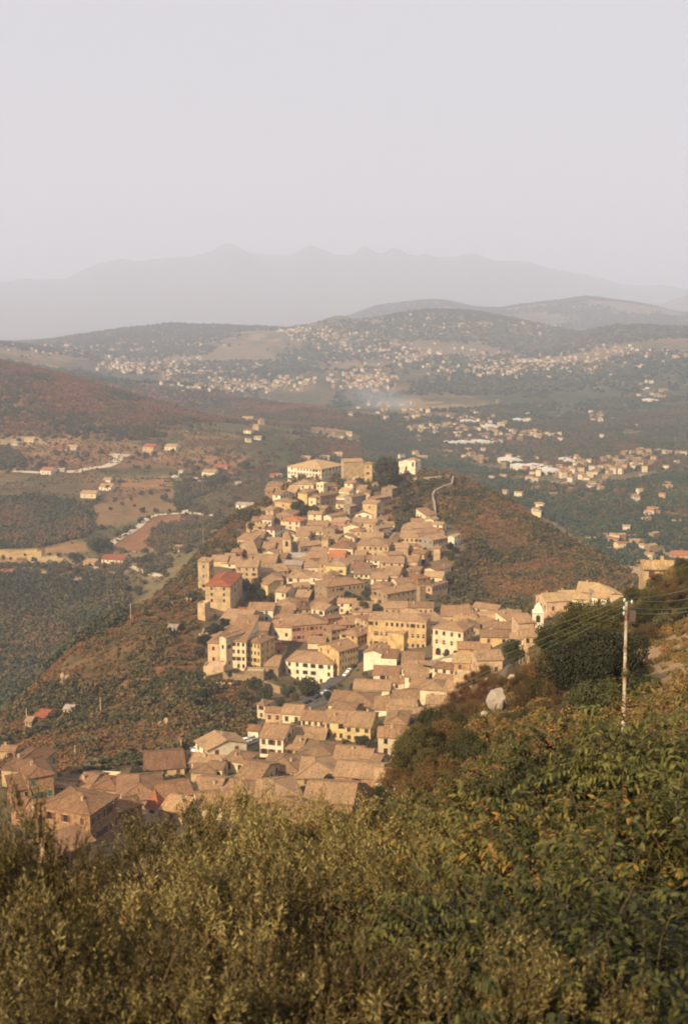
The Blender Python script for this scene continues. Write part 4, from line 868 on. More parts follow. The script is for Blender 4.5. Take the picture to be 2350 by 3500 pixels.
# ---------------------------------------------------------------- filler houses in the gaps of the packed town
def fill_houses(n_try, polys, seed, avoid=()):
    rnd = random.Random(seed); made = 0
    for _ in range(n_try):
        if made >= 58: break
        poly = rnd.choice(polys); xs = [p[0] for p in poly]; ys = [p[1] for p in poly]
        sx, sy = rnd.uniform(min(xs), max(xs)), rnd.uniform(min(ys), max(ys))
        if not bool(inpoly(np.array([sx]), np.array([sy]), poly)[0]): continue
        if any(bool(inpoly(np.array([sx]), np.array([sy]), a)[0]) for a in avoid): continue
        P = HIT(sx, sy, 210, 1000); k = P.y / F_PX
        w, D, h = rnd.uniform(7, 13), rnd.uniform(7, 12), rnd.uniform(3.2, 6.0)
        c = P + Vector((0, D / 2, 0)); ok = True
        for H in HOUSES:
            a = H['c']; dx, dy = c.x - a.x, c.y - a.y; ca, sa = math.cos(-H['yaw']), math.sin(-H['yaw'])
            lx, ly = dx * ca - dy * sa, dx * sa + dy * ca
            if abs(lx) < H['w'] / 2 + w * .42 and abs(ly) < H['D'] / 2 + D * .42: ok = False; break
            if a.y > c.y and abs(H['px'] - sx) < (H['w'] + w) * .5 / k * .8:
                topy = sy - (h + 1.5) / k; hb = H['py'] + H['h'] * F_PX / max(H['P'].y, 1)
                if topy < H['py'] + .25 * (hb - H['py']) and hb > sy - (h + 6) / k and H['label']: ok = False; break
                if topy < H['py'] + 2 and hb > sy - 10 / k * 1: ok = False; break
        if not ok: continue
        wp, hp = w / k, h / k
        REG['Z'] = (0, 0, 1.0)
        col = rnd.choice(['tan', 'cream', 'stone', 'cream', 'tan', 'pink', 'white', 'ochre', 'brick'])
        kd = rnd.choice(['g', 'g', 'g', 'p', 'h', 's'])
        tdep = (sy - HOR) / F_PX
        house('Z', sx - wp / 2 * .95, sy - hp - D / k * (.5 * tdep + .5 * PITCH_T) / .97 - (0 if kd != 'p' else wp * .08), sy - hp, sx + wp / 2 * .95, sy, rot=rnd.choice([-30, -15, 5, 12, 20, 30]),
              kind=kd, col=col, fl=2 if h > 5 else 1, nc=rnd.choice([1, 2, 2, 3]), roof=rnd.choice(['tile', 'tile', 'tile', 'dark', 'pale']), dp=D / k if kd != 'p' else None)
        made += 1
    print('filler', made)
FP = [[(880,2430),(1000,2530),(700,2600),(600,2700),(640,2840),(1000,2860),(1320,2760),(1400,2600),(1420,2500),(1300,2470),(1100,2480)],
      [(1300,2330),(1560,2330),(1520,2420),(1420,2480),(1300,2460)],
      [(860,2120),(1000,2060),(1300,2060),(1500,2100),(1640,2150),(1500,2230),(1350,2230),(1100,2180),(900,2190)],
      [(780,1900),(900,1800),(960,1700),(1230,1680),(1340,1820),(1440,1900),(1480,2010),(1380,2020),(1100,2060),(900,2050),(800,1960)],
      [(1400,1800),(1490,1780),(1500,1870),(1450,1890)], [(1560,2110),(1780,2130),(1760,2190),(1600,2190)]]
GARD = [[(1140,2030),(1290,2010),(1310,2090),(1160,2090)],[(800,1995),(920,1960),(925,2060),(860,2070),(810,2060)],[(1330,1620),(1490,1650),(1500,1770),(1400,1800),(1320,1760)],
        [(980,1700),(1090,1710),(1080,1770),(990,1760)],[(1000,2230),(1270,2220),(1260,2330),(1060,2420),(900,2460),(900,2320),(980,2320)],[(1430,2230),(1560,2230),(1580,2300),(1430,2300)]]
fill_houses(5000, FP, 5, GARD)

# ---------------------------------------------------------------- foliage kit
def leaf_quads(rg, P, N, size, elong=1.4, fold=0.0):
    """one kite-shaped leaf per point: P positions, N preferred normals"""
    n = len(P); a = rg.normal(size=(n, 3)); a -= (a * N).sum(1)[:, None] * N; a /= np.linalg.norm(a, axis=1)[:, None] + 1e-9
    b = np.cross(N, a); s = size * rg.uniform(.6, 1.35, (n, 1)) if np.isscalar(size) else size[:, None]
    return np.stack([P - a * s * elong * .5, P + b * s * .5, P + a * s * elong * .5, P - b * s * .5], 1)
def crown_points(rg, K, n, flat=.8, lump=.42, shell=.55):
    """points spread through lumps that fill a unit ball; returns points and outward normals"""
    c = rg.normal(size=(K, 3)); c /= np.linalg.norm(c, axis=1)[:, None]; c *= (rg.uniform(.25, 1, (K, 1)) ** .5) * (1 - lump * .75); c[:, 2] *= flat
    r = lump * rg.uniform(.6, 1.25, K); k = rg.integers(0, K, n); d = rg.normal(size=(n, 3)); d /= np.linalg.norm(d, axis=1)[:, None]
    p = c[k] + d * (r[k] * rg.uniform(shell, 1.08, n) ** .7)[:, None]
    N = d * .8 + rg.normal(size=(n, 3)) * .55; N /= np.linalg.norm(N, axis=1)[:, None]
    return p, N
KIT = bpy.data.collections.new('foliage_kit')
def kit_variants(name, mat, nv, K, n, size, **kw):
    col = bpy.data.collections.new(name)
    for v in range(nv):
        rg = np.random.default_rng(100 + v + n); p, N = crown_points(rg, K, n, **kw)
        me = quads_mesh(name, leaf_quads(rg, p, N, size)); me.materials.append(mat)
        o = bpy.data.objects.new(name + '_form', me); col.objects.link(o)
    return col
K_SCRUB = kit_variants('scrub', M_SCRUB, 5, 7, 150, .30, flat=.75)
K_WOOD = kit_variants('wood', M_WOOD, 5, 9, 150, .30, flat=.85)
K_WOODG = kit_variants('green_wood', M_WOODG, 5, 9, 150, .30, flat=.85)
K_FAR = kit_variants('far_wood', M_WOODG, 4, 6, 46, .55, flat=.8)
K_NEAR = kit_variants('undergrowth', leaf_mat('undergrowth_leaves', [(0.12,(.07,.06,.02)), (0.3,(.12,.10,.03)), (0.5,(.20,.13,.045)), (0.7,(.30,.15,.05)), (0.9,(.36,.13,.05))], attr='tint', trans=.2), 5, 8, 420, .15, flat=.75)
def instancer(name, P, scale, tint, kit, label):
    me = bpy.data.meshes.new(name); n = len(P); me.vertices.add(n); me.vertices.foreach_set('co', P.reshape(-1).astype(np.float32))
    def fa(nm, typ, arr):
        a = me.attributes.new(nm, typ, 'POINT'); a.data.foreach_set('vector' if typ == 'FLOAT_VECTOR' else 'value', arr.reshape(-1))
    rg = np.random.default_rng(n)
    fa('tint', 'FLOAT', tint.astype(np.float32)); sc = np.stack([scale * rg.uniform(.85, 1.2, n), scale * rg.uniform(.85, 1.2, n), scale * rg.uniform(.7, 1.1, n)], 1); fa('size', 'FLOAT_VECTOR', sc.astype(np.float32))
    fa('turn', 'FLOAT_VECTOR', np.stack([rg.uniform(-.2, .2, n), rg.uniform(-.2, .2, n), rg.uniform(0, 6.28, n)], 1).astype(np.float32)); fa('form', 'INT', rg.integers(0, 999, n).astype(np.int32))
    o = link(bpy.data.objects.new(name, me)); ng = bpy.data.node_groups.new(name, 'GeometryNodeTree')
    ng.interface.new_socket('Geometry', in_out='INPUT', socket_type='NodeSocketGeometry'); ng.interface.new_socket('Geometry', in_out='OUTPUT', socket_type='NodeSocketGeometry')
    N = ng.nodes; L_ = ng.links; gi = N.new('NodeGroupInput'); go = N.new('NodeGroupOutput'); ip = N.new('GeometryNodeInstanceOnPoints'); ci = N.new('GeometryNodeCollectionInfo')
    ci.inputs['Collection'].default_value = kit; ci.inputs['Separate Children'].default_value = True; ci.inputs['Reset Children'].default_value = True
    def at(nm, typ):
        a = N.new('GeometryNodeInputNamedAttribute'); a.data_type = typ; a.inputs['Name'].default_value = nm; return a.outputs[0]
    L_.new(gi.outputs[0], ip.inputs['Points']); L_.new(ci.outputs[0], ip.inputs['Instance']); ip.inputs['Pick Instance'].default_value = True
    L_.new(at('form', 'INT'), ip.inputs['Instance Index']); L_.new(at('size', 'FLOAT_VECTOR'), ip.inputs['Scale'])
    er = N.new('FunctionNodeEulerToRotation'); L_.new(at('turn', 'FLOAT_VECTOR'), er.inputs[0]); L_.new(er.outputs[0], ip.inputs['Rotation'])
    L_.new(ip.outputs[0], go.inputs[0]); md = o.modifiers.new('scatter', 'NODES'); md.node_group = ng
    tag(o, label, 'vegetation', kind='stuff'); return o
_HC = np.array([(h['c'].x, h['c'].y, h['r'] * .8 + 1.0) for h in HOUSES]); _HY = np.array([h['yaw'] for h in HOUSES]); _HW = np.array([(h['w'] / 2, h['D'] / 2) for h in HOUSES])
def clear_of_houses(x, y, pad=1.0):
    ok = np.ones(len(x), bool)
    for i in range(len(_HC)):
        dx, dy = x - _HC[i, 0], y - _HC[i, 1]; ca, sa = math.cos(-_HY[i]), math.sin(-_HY[i])
        ok &= ~((np.abs(dx * ca - dy * sa) < _HW[i, 0] + pad) & (np.abs(dx * sa + dy * ca) < _HW[i, 1] + pad))
    return ok
def sample(rg, n, poly, d0, d1, vis=True):
    out = []
    xs = [p[0] for p in poly]; u0 = (min(xs) - CX) / F_PX * 1.02 - .01; u1 = (max(xs) - CX) / F_PX * 1.02 + .01; got = 0
    for _ in range(60):
        m = n * 3; d = np.sqrt(rg.uniform(d0 ** 2, d1 ** 2, m)); u = rg.uniform(u0, u1, m); x = u * d; z = T(x, d); a, b = proj(x, d, z)
        k = inpoly(a, b, poly); out.append(np.stack([x[k], d[k], z[k]], 1)); got += k.sum()
        if got >= n: break
    return np.concatenate(out)[:n]
rg = np.random.default_rng(5)
LF = [(-300,2480),(30,2420),(160,2300),(300,2160),(480,2050),(650,1930),(760,1780),(890,1700),(960,1690),(905,1740),(900,1800),(860,1850),(790,1890),(690,1910),(670,1980),(700,2080),(660,2170),(700,2330),(860,2330),(880,2440),(860,2540),(700,2560),(600,2600),(450,2620),(-300,2720)]
RF = [(1180,1640),(1330,1640),(1450,1600),(1600,1620),(1760,1700),(1900,1800),(2130,1940),(2550,2080),(2400,2130),(2180,2050),(2000,2050),(1800,2110),(1650,2110),(1500,2080),(1530,1960),(1600,1880),(1560,1800),(1480,1770),(1360,1830),(1340,1760),(1370,1680),(1240,1680)]
def scrub(P, r0, r1, base, spread, seed, gscale=22):
    n = len(P); g = fbm(P[:, 0] / gscale, P[:, 1] / gscale, 3, seed); r = rg.uniform(r0, r1, n); tint = np.clip(base + (g - .5) * spread + rg.normal(0, .2, n), 0, 1)
    big = g < .46; r = r * np.where(big, 1.35, .8); P = P.copy(); P[:, 2] += r * .35; return P, r, tint
P = sample(rg, 12500, LF, 330, 900); P = P[clear_of_houses(P[:, 0], P[:, 1])]; P, r, t = scrub(P, .7, 2.4, .55, 2.2, 41)
instancer('hillside_scrub', P, r, t, K_SCRUB, 'rust and olive scrub covering the slope left of the town')
P = sample(rg, 12000, RF, 480, 930); P = P[clear_of_houses(P[:, 0], P[:, 1])]; P, r, t = scrub(P, .8, 2.7, .55, 2.2, 42)
instancer('hillside_scrub', P, r, t, K_SCRUB, 'rust and olive scrub covering the hill right of the town')
Pg = sample(rg, 2600, TOWN_POLY, 230, 950); Pg = Pg[clear_of_houses(Pg[:, 0], Pg[:, 1], .3)]
_a, _b = proj(Pg[:, 0], Pg[:, 1], Pg[:, 2]); _k = np.ones(len(Pg), bool)
for _q in ([(1020,2430),(1060,2380),(1140,2300),(1210,2210),(1240,2220),(1200,2330),(1120,2420),(1060,2440)], [(1430,2240),(1580,2240),(1590,2300),(1430,2300)], [(640,2590),(840,2510),(900,2500),(860,2560),(660,2600)]): _k &= ~inpoly(_a, _b, _q)
Pg = Pg[_k]; _g = fbm(Pg[:, 0] / 15, Pg[:, 1] / 15, 3, 44); _k = _g > .44; Pg = Pg[_k]; r = rg.uniform(.5, 1.6, len(Pg)); Pg[:, 2] += r * .4
instancer('garden_greenery', Pg, r, np.clip(.2 + rg.normal(0, .15, len(Pg)), 0, 1), K_SCRUB, 'dark garden greenery in the gaps between the town houses')
for _nm, _poly, _d0, _d1, _n in (('left', LF, 330, 900, 300), ('right', RF, 480, 930, 300)):
    P = sample(rg, _n, _poly, _d0, _d1); P = P[clear_of_houses(P[:, 0], P[:, 1], 3)]; r = rg.uniform(2.2, 4.0, len(P)); P[:, 2] += r * .45
    instancer('hillside_thicket', P, r, np.clip(.34 + rg.normal(0, .2, len(P)), 0, 1), K_WOOD, 'dark green thickets scattered over the %s flank of the town hill' % _nm)
OPEN = [[(375,1885),(440,1830),(530,1765),(620,1757),(615,1800),(540,1870),(470,1885)], [(-60,1878),(120,1876),(225,1905),(215,1925),(60,1965),(-60,1965)], [(150,1878),(290,1850),(300,1885),(160,1895)], [(330,1730),(470,1700),(600,1680),(600,1750),(520,1760),(400,1800),(340,1790)]]
def woods(label, lst, kit=K_WOOD, name='woodland', gs=80):
    A = []; Rr = []; Tt = []
    for poly, d0, d1, n, r0, r1, base, spread, th in lst:
        P = sample(rg, n, poly, d0, d1); g = fbm(P[:, 0] / gs + 7, P[:, 1] / gs, 4, 61)
        if th: k = g + rg.normal(0, .05, len(g)) > th; P = P[k]; g = g[k]
        if name == 'hedgerow_trees':
            a_, b_ = proj(P[:, 0], P[:, 1], P[:, 2]); k = np.ones(len(P), bool)
            for f_ in OPEN: k &= ~inpoly(a_, b_, f_)
            k &= ~((a_ < 1000) & (b_ > 1440) & (rg.random(len(P)) < .75)); P = P[k]; g = g[k]
        r = rg.uniform(r0, r1, len(P)); P[:, 2] += r * .5; A.append(P); Rr.append(r); Tt.append(np.clip(base + (g - .5) * spread * 1.6 + rg.normal(0, .16, len(P)), 0, 1))
    instancer(name, np.concatenate(A), np.concatenate(Rr), np.concatenate(Tt), kit, label)
Vp = lambda L_: [V3(*p) for p in L_]
woods('dark woodland filling the valley floor on the left', [
 (Vp([(-100,540),(60,520),(280,520),(460,570),(540,640),(560,700),(480,760),(380,790),(240,820),(-100,835)]), 950, 1600, 1700, 2.5, 6, .24, 1.3, .36),
 ([(-200,1965),(60,1955),(180,1990),(300,1995),(420,2010),(440,2060),(420,2130),(350,2190),(240,2260),(150,2330),(60,2450),(-200,2560)], 540, 1100, 4200, 2.2, 5.4, .16, 1.1, .33),
 (Vp([(930,700),(1010,680),(1200,690),(1290,650),(1210,780),(1100,860),(960,860),(900,820),(860,810)]), 900, 1500, 420, 2.6, 4.5, .22, .8, 0),
 (Vp([(1050,440),(1290,410),(1330,470),(1130,540),(1060,600),(1040,560)]), 1000, 1900, 330, 3, 5, .15, .6, 0),
 (Vp([(820,890),(1000,880),(1010,940),(900,990),(830,950)]), 850, 1400, 90, 2.6, 4.5, .15, .6, 0),
 (Vp([(-60,220),(60,240),(150,300),(120,340),(0,360),(-60,360)]), 1300, 1900, 260, 4, 6, .15, .6, 0),
 ([(0,1930),(420,1930),(430,2010),(300,2000),(0,1970)], 800, 1150, 260, 2.6, 4.5, .22, .8, .45)])
woods('green woodland covering the valley right of the town hill', [
 ([(1470,1560),(1560,1600),(1740,1700),(1900,1790),(2100,1930),(2420,1960),(2420,1600),(1950,1680),(1600,1590)], 930, 1800, 5200, 2.4, 5.5, .12, .8, .42),
 ([(1230,1500),(1400,1480),(1560,1560),(1600,1650),(1450,1640),(1240,1600)], 930, 2200, 1800, 2.6, 5.5, .12, .8, .38),
 ([(1100,1440),(1500,1400),(2420,1340),(2420,1640),(1900,1600),(1500,1560),(1250,1500)], 1700, 3300, 9000, 2.5, 6, .2, 1.0, .43)], kit=K_WOODG)
woods('rust brown woodland on the low ridges at the left', [
 ([(-300,1150),(0,1225),(300,1280),(500,1320),(900,1360),(1300,1430),(1350,1470),(900,1450),(640,1440),(560,1500),(420,1510),(60,1490),(-300,1450)], 1550, 3150, 13000, 3.0, 6.2, .52, 1.5, 0)], name='ridge_woodland')
woods('scattered trees and hedges over the valley fields', [
 ([(-200,1380),(700,1400),(1300,1440),(2400,1400),(2400,1900),(1500,1640),(900,1700),(600,2000),(-200,1990)], 850, 3300, 26000, 2.0, 5, .22, 1.0, .465)], name='hedgerow_trees', gs=150)
woods('blue green woods of the far valley and hills', [
 ([(-200,1130),(600,1060),(1200,1040),(1600,1000),(2400,1000),(2400,1480),(1300,1440),(-200,1260)], 3000, 10000, 70000, 5, 12, .16, .9, .475)], kit=K_FAR, name='far_woodland', gs=420)

P = sample(rg, 11000, [(-200,1440),(500,1450),(1000,1480),(900,1680),(640,1990),(-200,1990)], 860, 1900); _a, _b = proj(P[:, 0], P[:, 1], P[:, 2]); _k = np.ones(len(P), bool)
for f_ in OPEN: _k &= ~inpoly(_a, _b, f_)
P = P[_k]; g = fbm(P[:, 0] / 60, P[:, 1] / 60, 3, 91); _k = g > .40; P = P[_k]; g = g[_k]; r = rg.uniform(.7, 1.9, len(P)); P[:, 2] += r * .4
instancer('orchard_scrub', P, r, np.clip(.6 + (g - .5) * 2 + rg.normal(0, .15, len(P)), 0, 1), K_SCRUB, 'mottled orchard bushes and dry scrub over the left valley terraces')
# ---------------------------------------------------------------- single trees
def crown_mesh(name, mat, seed, K, n, size, **kw):
    rg_ = np.random.default_rng(seed); p, N = crown_points(rg_, K, n, **kw)
    me = quads_mesh(name, leaf_quads(rg_, p, N, size)); me.materials.append(mat); return me
def crown_set(name, mat, K, n, size, nv=3, **kw): return [crown_mesh(name, mat, 300 + v * 7 + n, K, n, size, **kw) for v in range(nv)]
CR = dict(tree=crown_set('crown', M_TREE, 16, 2200, .125), dark=crown_set('crown', M_DARKTREE, 20, 5200, .085, lump=.36), light=crown_set('crown', M_SHRUBG, 14, 2200, .125),
          brown=crown_set('crown', M_SHRUBB, 14, 2200, .12), far=crown_set('crown', M_TREE, 10, 420, .24))
NEARC = dict(dark=crown_set('crown', M_DARKTREE, 26, 20000, .038, 2, lump=.34, shell=.55), green=crown_set('crown', M_SHRUBG, 40, 17000, .038, 3, lump=.30, shell=.4), brown=crown_set('crown', M_SHRUBB, 36, 12000, .036, 3, lump=.30, shell=.3),
             rust=crown_set('crown', M_SHRUBR, 30, 8500, .036, 2, lump=.30, shell=.2))
def trunk_mesh(h, r, seed, limbs=4, spread=.5):
    rn = random.Random(seed); mb = MB(); mb.tube([(0, 0, -.6), (rn.uniform(-.05, .05) * h, 0, h * .3), (0, rn.uniform(-.05, .05) * h, h * .62)], [r * 1.25, r, r * .7], 7)
    for q in range(limbs):
        a = q * 2 * math.pi / limbs + rn.random(); z0 = h * rn.uniform(.35, .6)
        mb.tube([(0, 0, z0), (math.cos(a) * h * spread * .3, math.sin(a) * h * spread * .3, z0 + h * .18), (math.cos(a) * h * spread * .6, math.sin(a) * h * spread * .6, z0 + h * .34)], [r * .6, r * .4, r * .12], 5)
    return mb
TREES = []
def tree(base, R, H, kind, label, cat='tree', name='tree', near=False, group=None, squash=1.0, centre=None):
    """crown of radius R whose top is H above the base"""
    root = empty(name, base); tm = trunk_mesh(max(H - R * .7, H * .45), max(.12, R * .07), random.randrange(9999)); tm.build('trunk', [M_BARK], root)
    src = (NEARC if near else CR)[kind]; me = src[random.randrange(len(src))]
    o = bpy.data.objects.new('crown', me); link(o, root); o.scale = (R, R, min(R * squash, H * .6)); o.rotation_euler = (0, 0, random.uniform(0, 6.28)); o.location = (0, 0, H - min(R * squash, H * .6) * .95)
    tag(root, label, cat, group); TREES.append((root, label)); return root
def treepx(sx, sy, rpx, kind, label, hpx=None, name='tree', cat='tree', dmin=205, dmax=3000, squash=1.0, near=False, group=None):
    P = HIT(sx, sy, dmin, dmax); k = P.y / F_PX; R = rpx * k; return tree(P, R, (hpx or rpx * 1.95) * k, kind, label, cat, name, near, group, squash)
treepx(1316, 1668, 50, 'dark', 'huge round dark green tree between the hilltop palace and the white church', 120, squash=1.2)
treepx(1362, 1664, 17, 'dark', 'small dark tree at the foot of the huge round tree, nearer the church', 34)
treepx(992, 1652, 9, 'tree', 'tiny tree in front of the left corner of the hilltop palace', 20)
treepx(1052, 2388, 46, 'light', 'round olive green tree in front of the big cream hip-roofed building', 88, dmin=300)
TL = [(985,2385,26,'tree'),(905,2400,30,'tree'),(870,2365,32,'dark'),(835,2400,26,'tree'),(735,2185,34,'dark'),(765,2155,26,'dark'),(700,2215,30,'dark'),(800,2150,20,'dark'),(835,2145,18,'dark'),(680,2250,26,'dark'),
      (1165,2085,26,'dark'),(1207,2075,28,'dark'),(1240,2098,24,'tree'),(1268,2070,20,'tree'),(1222,2108,18,'light'),(1290,2090,16,'tree'),(1185,2050,18,'dark'),(1250,2045,18,'dark'),
      (838,2018,22,'tree'),(868,2035,24,'tree'),(900,2052,22,'light'),(882,2010,22,'brown'),(925,2058,18,'light'),(855,2058,18,'brown'),(1010,1752,20,'tree'),(1040,1762,22,'tree'),(1070,1758,18,'tree'),(1020,1728,14,'dark'),
      (862,1818,20,'tree'),(880,1838,16,'tree'),(905,1858,12,'dark'),(1090,1775,12,'tree'),(1448,1900,16,'tree'),(1456,1920,18,'tree'),(1440,1935,14,'dark'),(1538,1880,16,'dark'),(1555,1895,16,'dark'),(1535,1915,18,'tree'),
      (1237,2565,32,'dark'),(1292,2560,18,'dark'),(942,2700,24,'tree'),(985,2690,18,'tree'),(912,2704,18,'tree'),(1130,2700,32,'dark'),(1178,2706,34,'dark'),(1225,2700,28,'dark'),(1262,2690,22,'tree'),(860,2490,20,'dark'),
      (470,2668,30,'tree'),(505,2675,26,'dark'),(545,2680,24,'tree'),(575,2690,26,'tree'),(612,2690,26,'tree'),(1120,2395,20,'dark'),(1170,2385,18,'dark'),(1205,2362,16,'dark'),(1140,2370,14,'tree'),(700,2395,26,'dark'),(960,2420,20,'tree'),
      (1010,2395,16,'tree'),(780,2320,18,'tree'),(760,2410,22,'brown'),(930,2250,14,'tree'),(1000,2265,12,'light'),(1460,2560,26,'tree')]
for i, (a, b, r, k) in enumerate(TL): treepx(a, b, r, k, None, dmin=215, dmax=1000, group='garden trees among the town houses')
rnT = random.Random(3)
GR = [(1345,1655),(1480,1655),(1488,1780),(1410,1795),(1345,1765)]
for _ in range(34):
    while True:
        a, b = rnT.uniform(1340, 1490), rnT.uniform(1660, 1800)
        if bool(inpoly(np.array([a]), np.array([b]), GR)[0]): break
    treepx(a, b, rnT.uniform(8, 15), rnT.choice(['tree', 'tree', 'dark', 'light']), None, dmin=500, dmax=1000, group='trees in the hollow below the hilltop church')
VT = [(730,575,16),(850,615,24),(930,620,20),(840,680,24),(885,655,16),(700,765,28),(750,735,20),(575,855,58),(635,845,40),(440,905,34),(480,905,26),(370,340,25),(240,345,22),(270,350,18),(20,893,18),(65,897,12),(205,915,22),(150,873,10),
      (820,1105,34),(730,1095,40),(765,1080,26),(610,1045,30),(640,1045,22),(980,550,28),(1010,555,16),(1065,603,18),(1100,510,34),(520,560,14),(660,600,14),(780,545,14),(800,580,12),(900,905,30),(870,930,34),(295,870,12),(350,880,14),
      (590,905,18),(770,890,20),(800,915,20),(400,960,28),(460,985,30),(330,985,26),(1010,610,12),(640,480,22),(870,290,22),(920,280,20),(820,280,22),(1030,260,16),(1310,370,16),(1180,360,14),(560,300,8),(790,300,14),(1460,360,34),(1250,470,30),(1290,460,26),(1320,440,30)]
for a, b, r in VT:
    x, y = V3(a, b); treepx(x, y, r / 1.742, 'far' if r < 30 else 'tree', None, dmin=760, dmax=2300, group='lone trees along the valley fields')
# conifer and palm
def conifer(sx, sy, hpx, label):
    P = HIT(sx, sy, 210, 600); k = P.y / F_PX; H = hpx * k; root = empty('conifer', P); trunk_mesh(H * .8, .15, 3, 0).build('trunk', [M_BARK], root)
    rg_ = np.random.default_rng(9); n = 1800; t = rg_.uniform(0, 1, n) ** .8; a = rg_.uniform(0, 6.28, n); rr = (1 - t) * H * .28 * rg_.uniform(.6, 1.1, n)
    p = np.stack([np.cos(a) * rr, np.sin(a) * rr, H * (.1 + .9 * t)], 1); N = np.stack([np.cos(a), np.sin(a), np.full(n, .5)], 1); N /= np.linalg.norm(N, axis=1)[:, None]
    me = quads_mesh('crown', leaf_quads(rg_, p, N, .35, 1.6)); me.materials.append(M_DARKTREE); link(bpy.data.objects.new('crown', me), root); tag(root, label, 'conifer')
conifer(755, 2705, 58, 'small dark pointed conifer between roofs at the lower left of town')
conifer(1543, 1872, 46, 'narrow dark conifer beside the white gabled house on the right edge')
def palm(sx, sy, hpx):
    P = HIT(sx, sy, 300, 700); k = P.y / F_PX; H = hpx * k; root = empty('palm_tree', P); mb = MB(); mb.tube([(0, 0, -.5), (.1, 0, H * .5), (0, 0, H * .8)], [.3, .25, .22], 8); mb.build('trunk', [M_BARK], root)
    fb = MB()
    for q in range(22):
        a = q * 2.399; el = .9 - .055 * q; L = H * .55; prev = Vector((0, 0, H * .8)); d = Vector((math.cos(a) * math.cos(el), math.sin(a) * math.cos(el), math.sin(el)))
        for s in range(5):
            nx = prev + d * L / 5; sd = d.cross(Vector((0, 0, 1))).normalized() * (.42 - .07 * s); fb.face([prev - sd, prev, nx, nx - sd * .8]); fb.face([prev, prev + sd, nx + sd * .8, nx]); prev = nx; d.z -= .28; d.normalize()
    fb.build('fronds', [M_TREE], root); tag(root, 'squat palm tree in the dark garden beside the main street', 'palm tree')
palm(1162, 2372, 40)

# ---------------------------------------------------------------- houses out in the valley and on the far hills
n_town = len(HOUSES)
def farm(x, y, xr, yb, top, col='white', roof='red', rot=18, label=None, reg='V', fl=1, nc=2, d0=760, d1=2600):
    house(reg, x, top, y, xr, yb, rot=rot, kind='g', col=col, fl=fl, nc=nc, roof=roof, dmin=d0, chim=0, group='farmhouses in the valley', label=label, shut=None, found=3)
def HITfar(*a): pass
farm(605,893,735,935,866,'white','red',14,'long white farmhouse with a red roof beside the valley lane',nc=5,fl=2)
farm(495,910,565,940,888,'tan','pale',20,'low tan barn left of the long white farmhouse'); farm(1035,828,1085,850,808,'white','pale',10,'small white cottage below the valley tree row')
farm(850,222,915,258,205,'pink','red',20,'pinkish two-storey farmhouse with a red roof on the upper left slope',fl=2); farm(905,222,942,245,208,'pink','red',10,'low wing with a red roof beside the pinkish farmhouse')
farm(340,232,398,246,217,'pink','red',5,'low long shed with a red roof on the left hillside'); farm(395,226,452,240,212,'white','pale',5,'white shed end to end with the red-roofed one on the left hillside')
farm(240,362,305,388,344,'white','red',15,'leftmost white farmhouse on the pale lane'); farm(340,357,382,370,350,'white','pale',5,'low white shed right of the leftmost farmhouse')
farm(590,462,660,482,442,'white','pale',12,'cream farmhouse on the middle of the left slope'); farm(480,500,572,528,483,'cream','pale',10,'long cream farm building at the lower end of the farm cluster'); farm(615,418,657,432,406,'white','pale',10,'small white house above the cream farmhouse')
farm(980,222,1047,242,206,'cream','pale',14,'cream house among trees right of the pinkish farmhouse'); farm(1203,374,1278,402,356,'white','pale',14,'white farmhouse on the terrace above the dark tree belt',nc=3); farm(1280,342,1350,355,328,'pink','red',8,'low red-roofed house right of the terrace farmhouse')
farm(1180,432,1242,448,422,'white','grey',6,'bluish white open shed below the terrace farmhouse'); farm(1442,52,1500,70,42,'white','pale',6,'white farmhouse high on the slope left of the palace'); farm(1500,64,1552,76,56,'white','red',6,'low white row beside the high farmhouse')
farm(1450,124,1492,142,112,'white','red',10,'small white house with a red roof below the high farmhouse'); farm(1512,168,1550,180,158,'white','pale',10,'white cottage on the slope left of the palace')
farm(0,965,72,988,950,'rose','red',10,'reddish farm building at the far left edge'); farm(540,950,582,960,944,'white','grey',6,'white polytunnel-like shed below the tan barn'); farm(645,982,690,992,975,'white','grey',6,'small pale shed below the long white farmhouse')
farm(1400,438,1432,450,430,'white','grey',8,'tiny white hut on the slope left of the town hill'); farm(1405,525,1500,552,512,'white','grey',12,'white flat shed beside the left shoulder of the town hill',d0=700); farm(72,202,104,212,194,'white','grey',5,'little white hut at the upper left'); farm(148,178,200,192,168,'cream','pale',5,'cream ruin beside the little white hut')
farm(200,612,272,645,570,'white','red',20,'white house with a bright red roof alone on the lower left slope',reg='V2',nc=2,d0=380,d1=800); farm(380,580,432,598,570,'white','grey',12,'small white outbuilding right of the lone red-roofed house',reg='V2',d0=380,d1=800)
farm(152,655,188,672,648,'pink','pale',10,'small pinkish hut below the lone red-roofed house',reg='V2',d0=380,d1=800)
farm(1000,80,1050,110,60,'white','grey',10,'white house on the rocks below the tall tower house',reg='V2',d0=400)
farm(280,335,340,362,312,'rose','red',10,'rose house with a red roof left of the hilltop palace',reg='A',d0=900); farm(340,325,432,358,308,'white','pale',10,'white house left of the hilltop palace',reg='A',d0=900)
farm(690,105,810,140,75,'pink','pale',10,'pinkish house directly behind the palace roof',reg='A',d0=1100); farm(950,90,1070,120,66,'white','pale',12,'white house behind the middle of the palace roof',reg='A',d0=1100); farm(1120,46,1240,72,22,'cream','pale',12,'cream house farther behind the palace roof',reg='A',d0=1100)
farm(960,92,1085,130,68,'white','pale',10,'white house just behind the hilltop church',reg='F',d0=950)
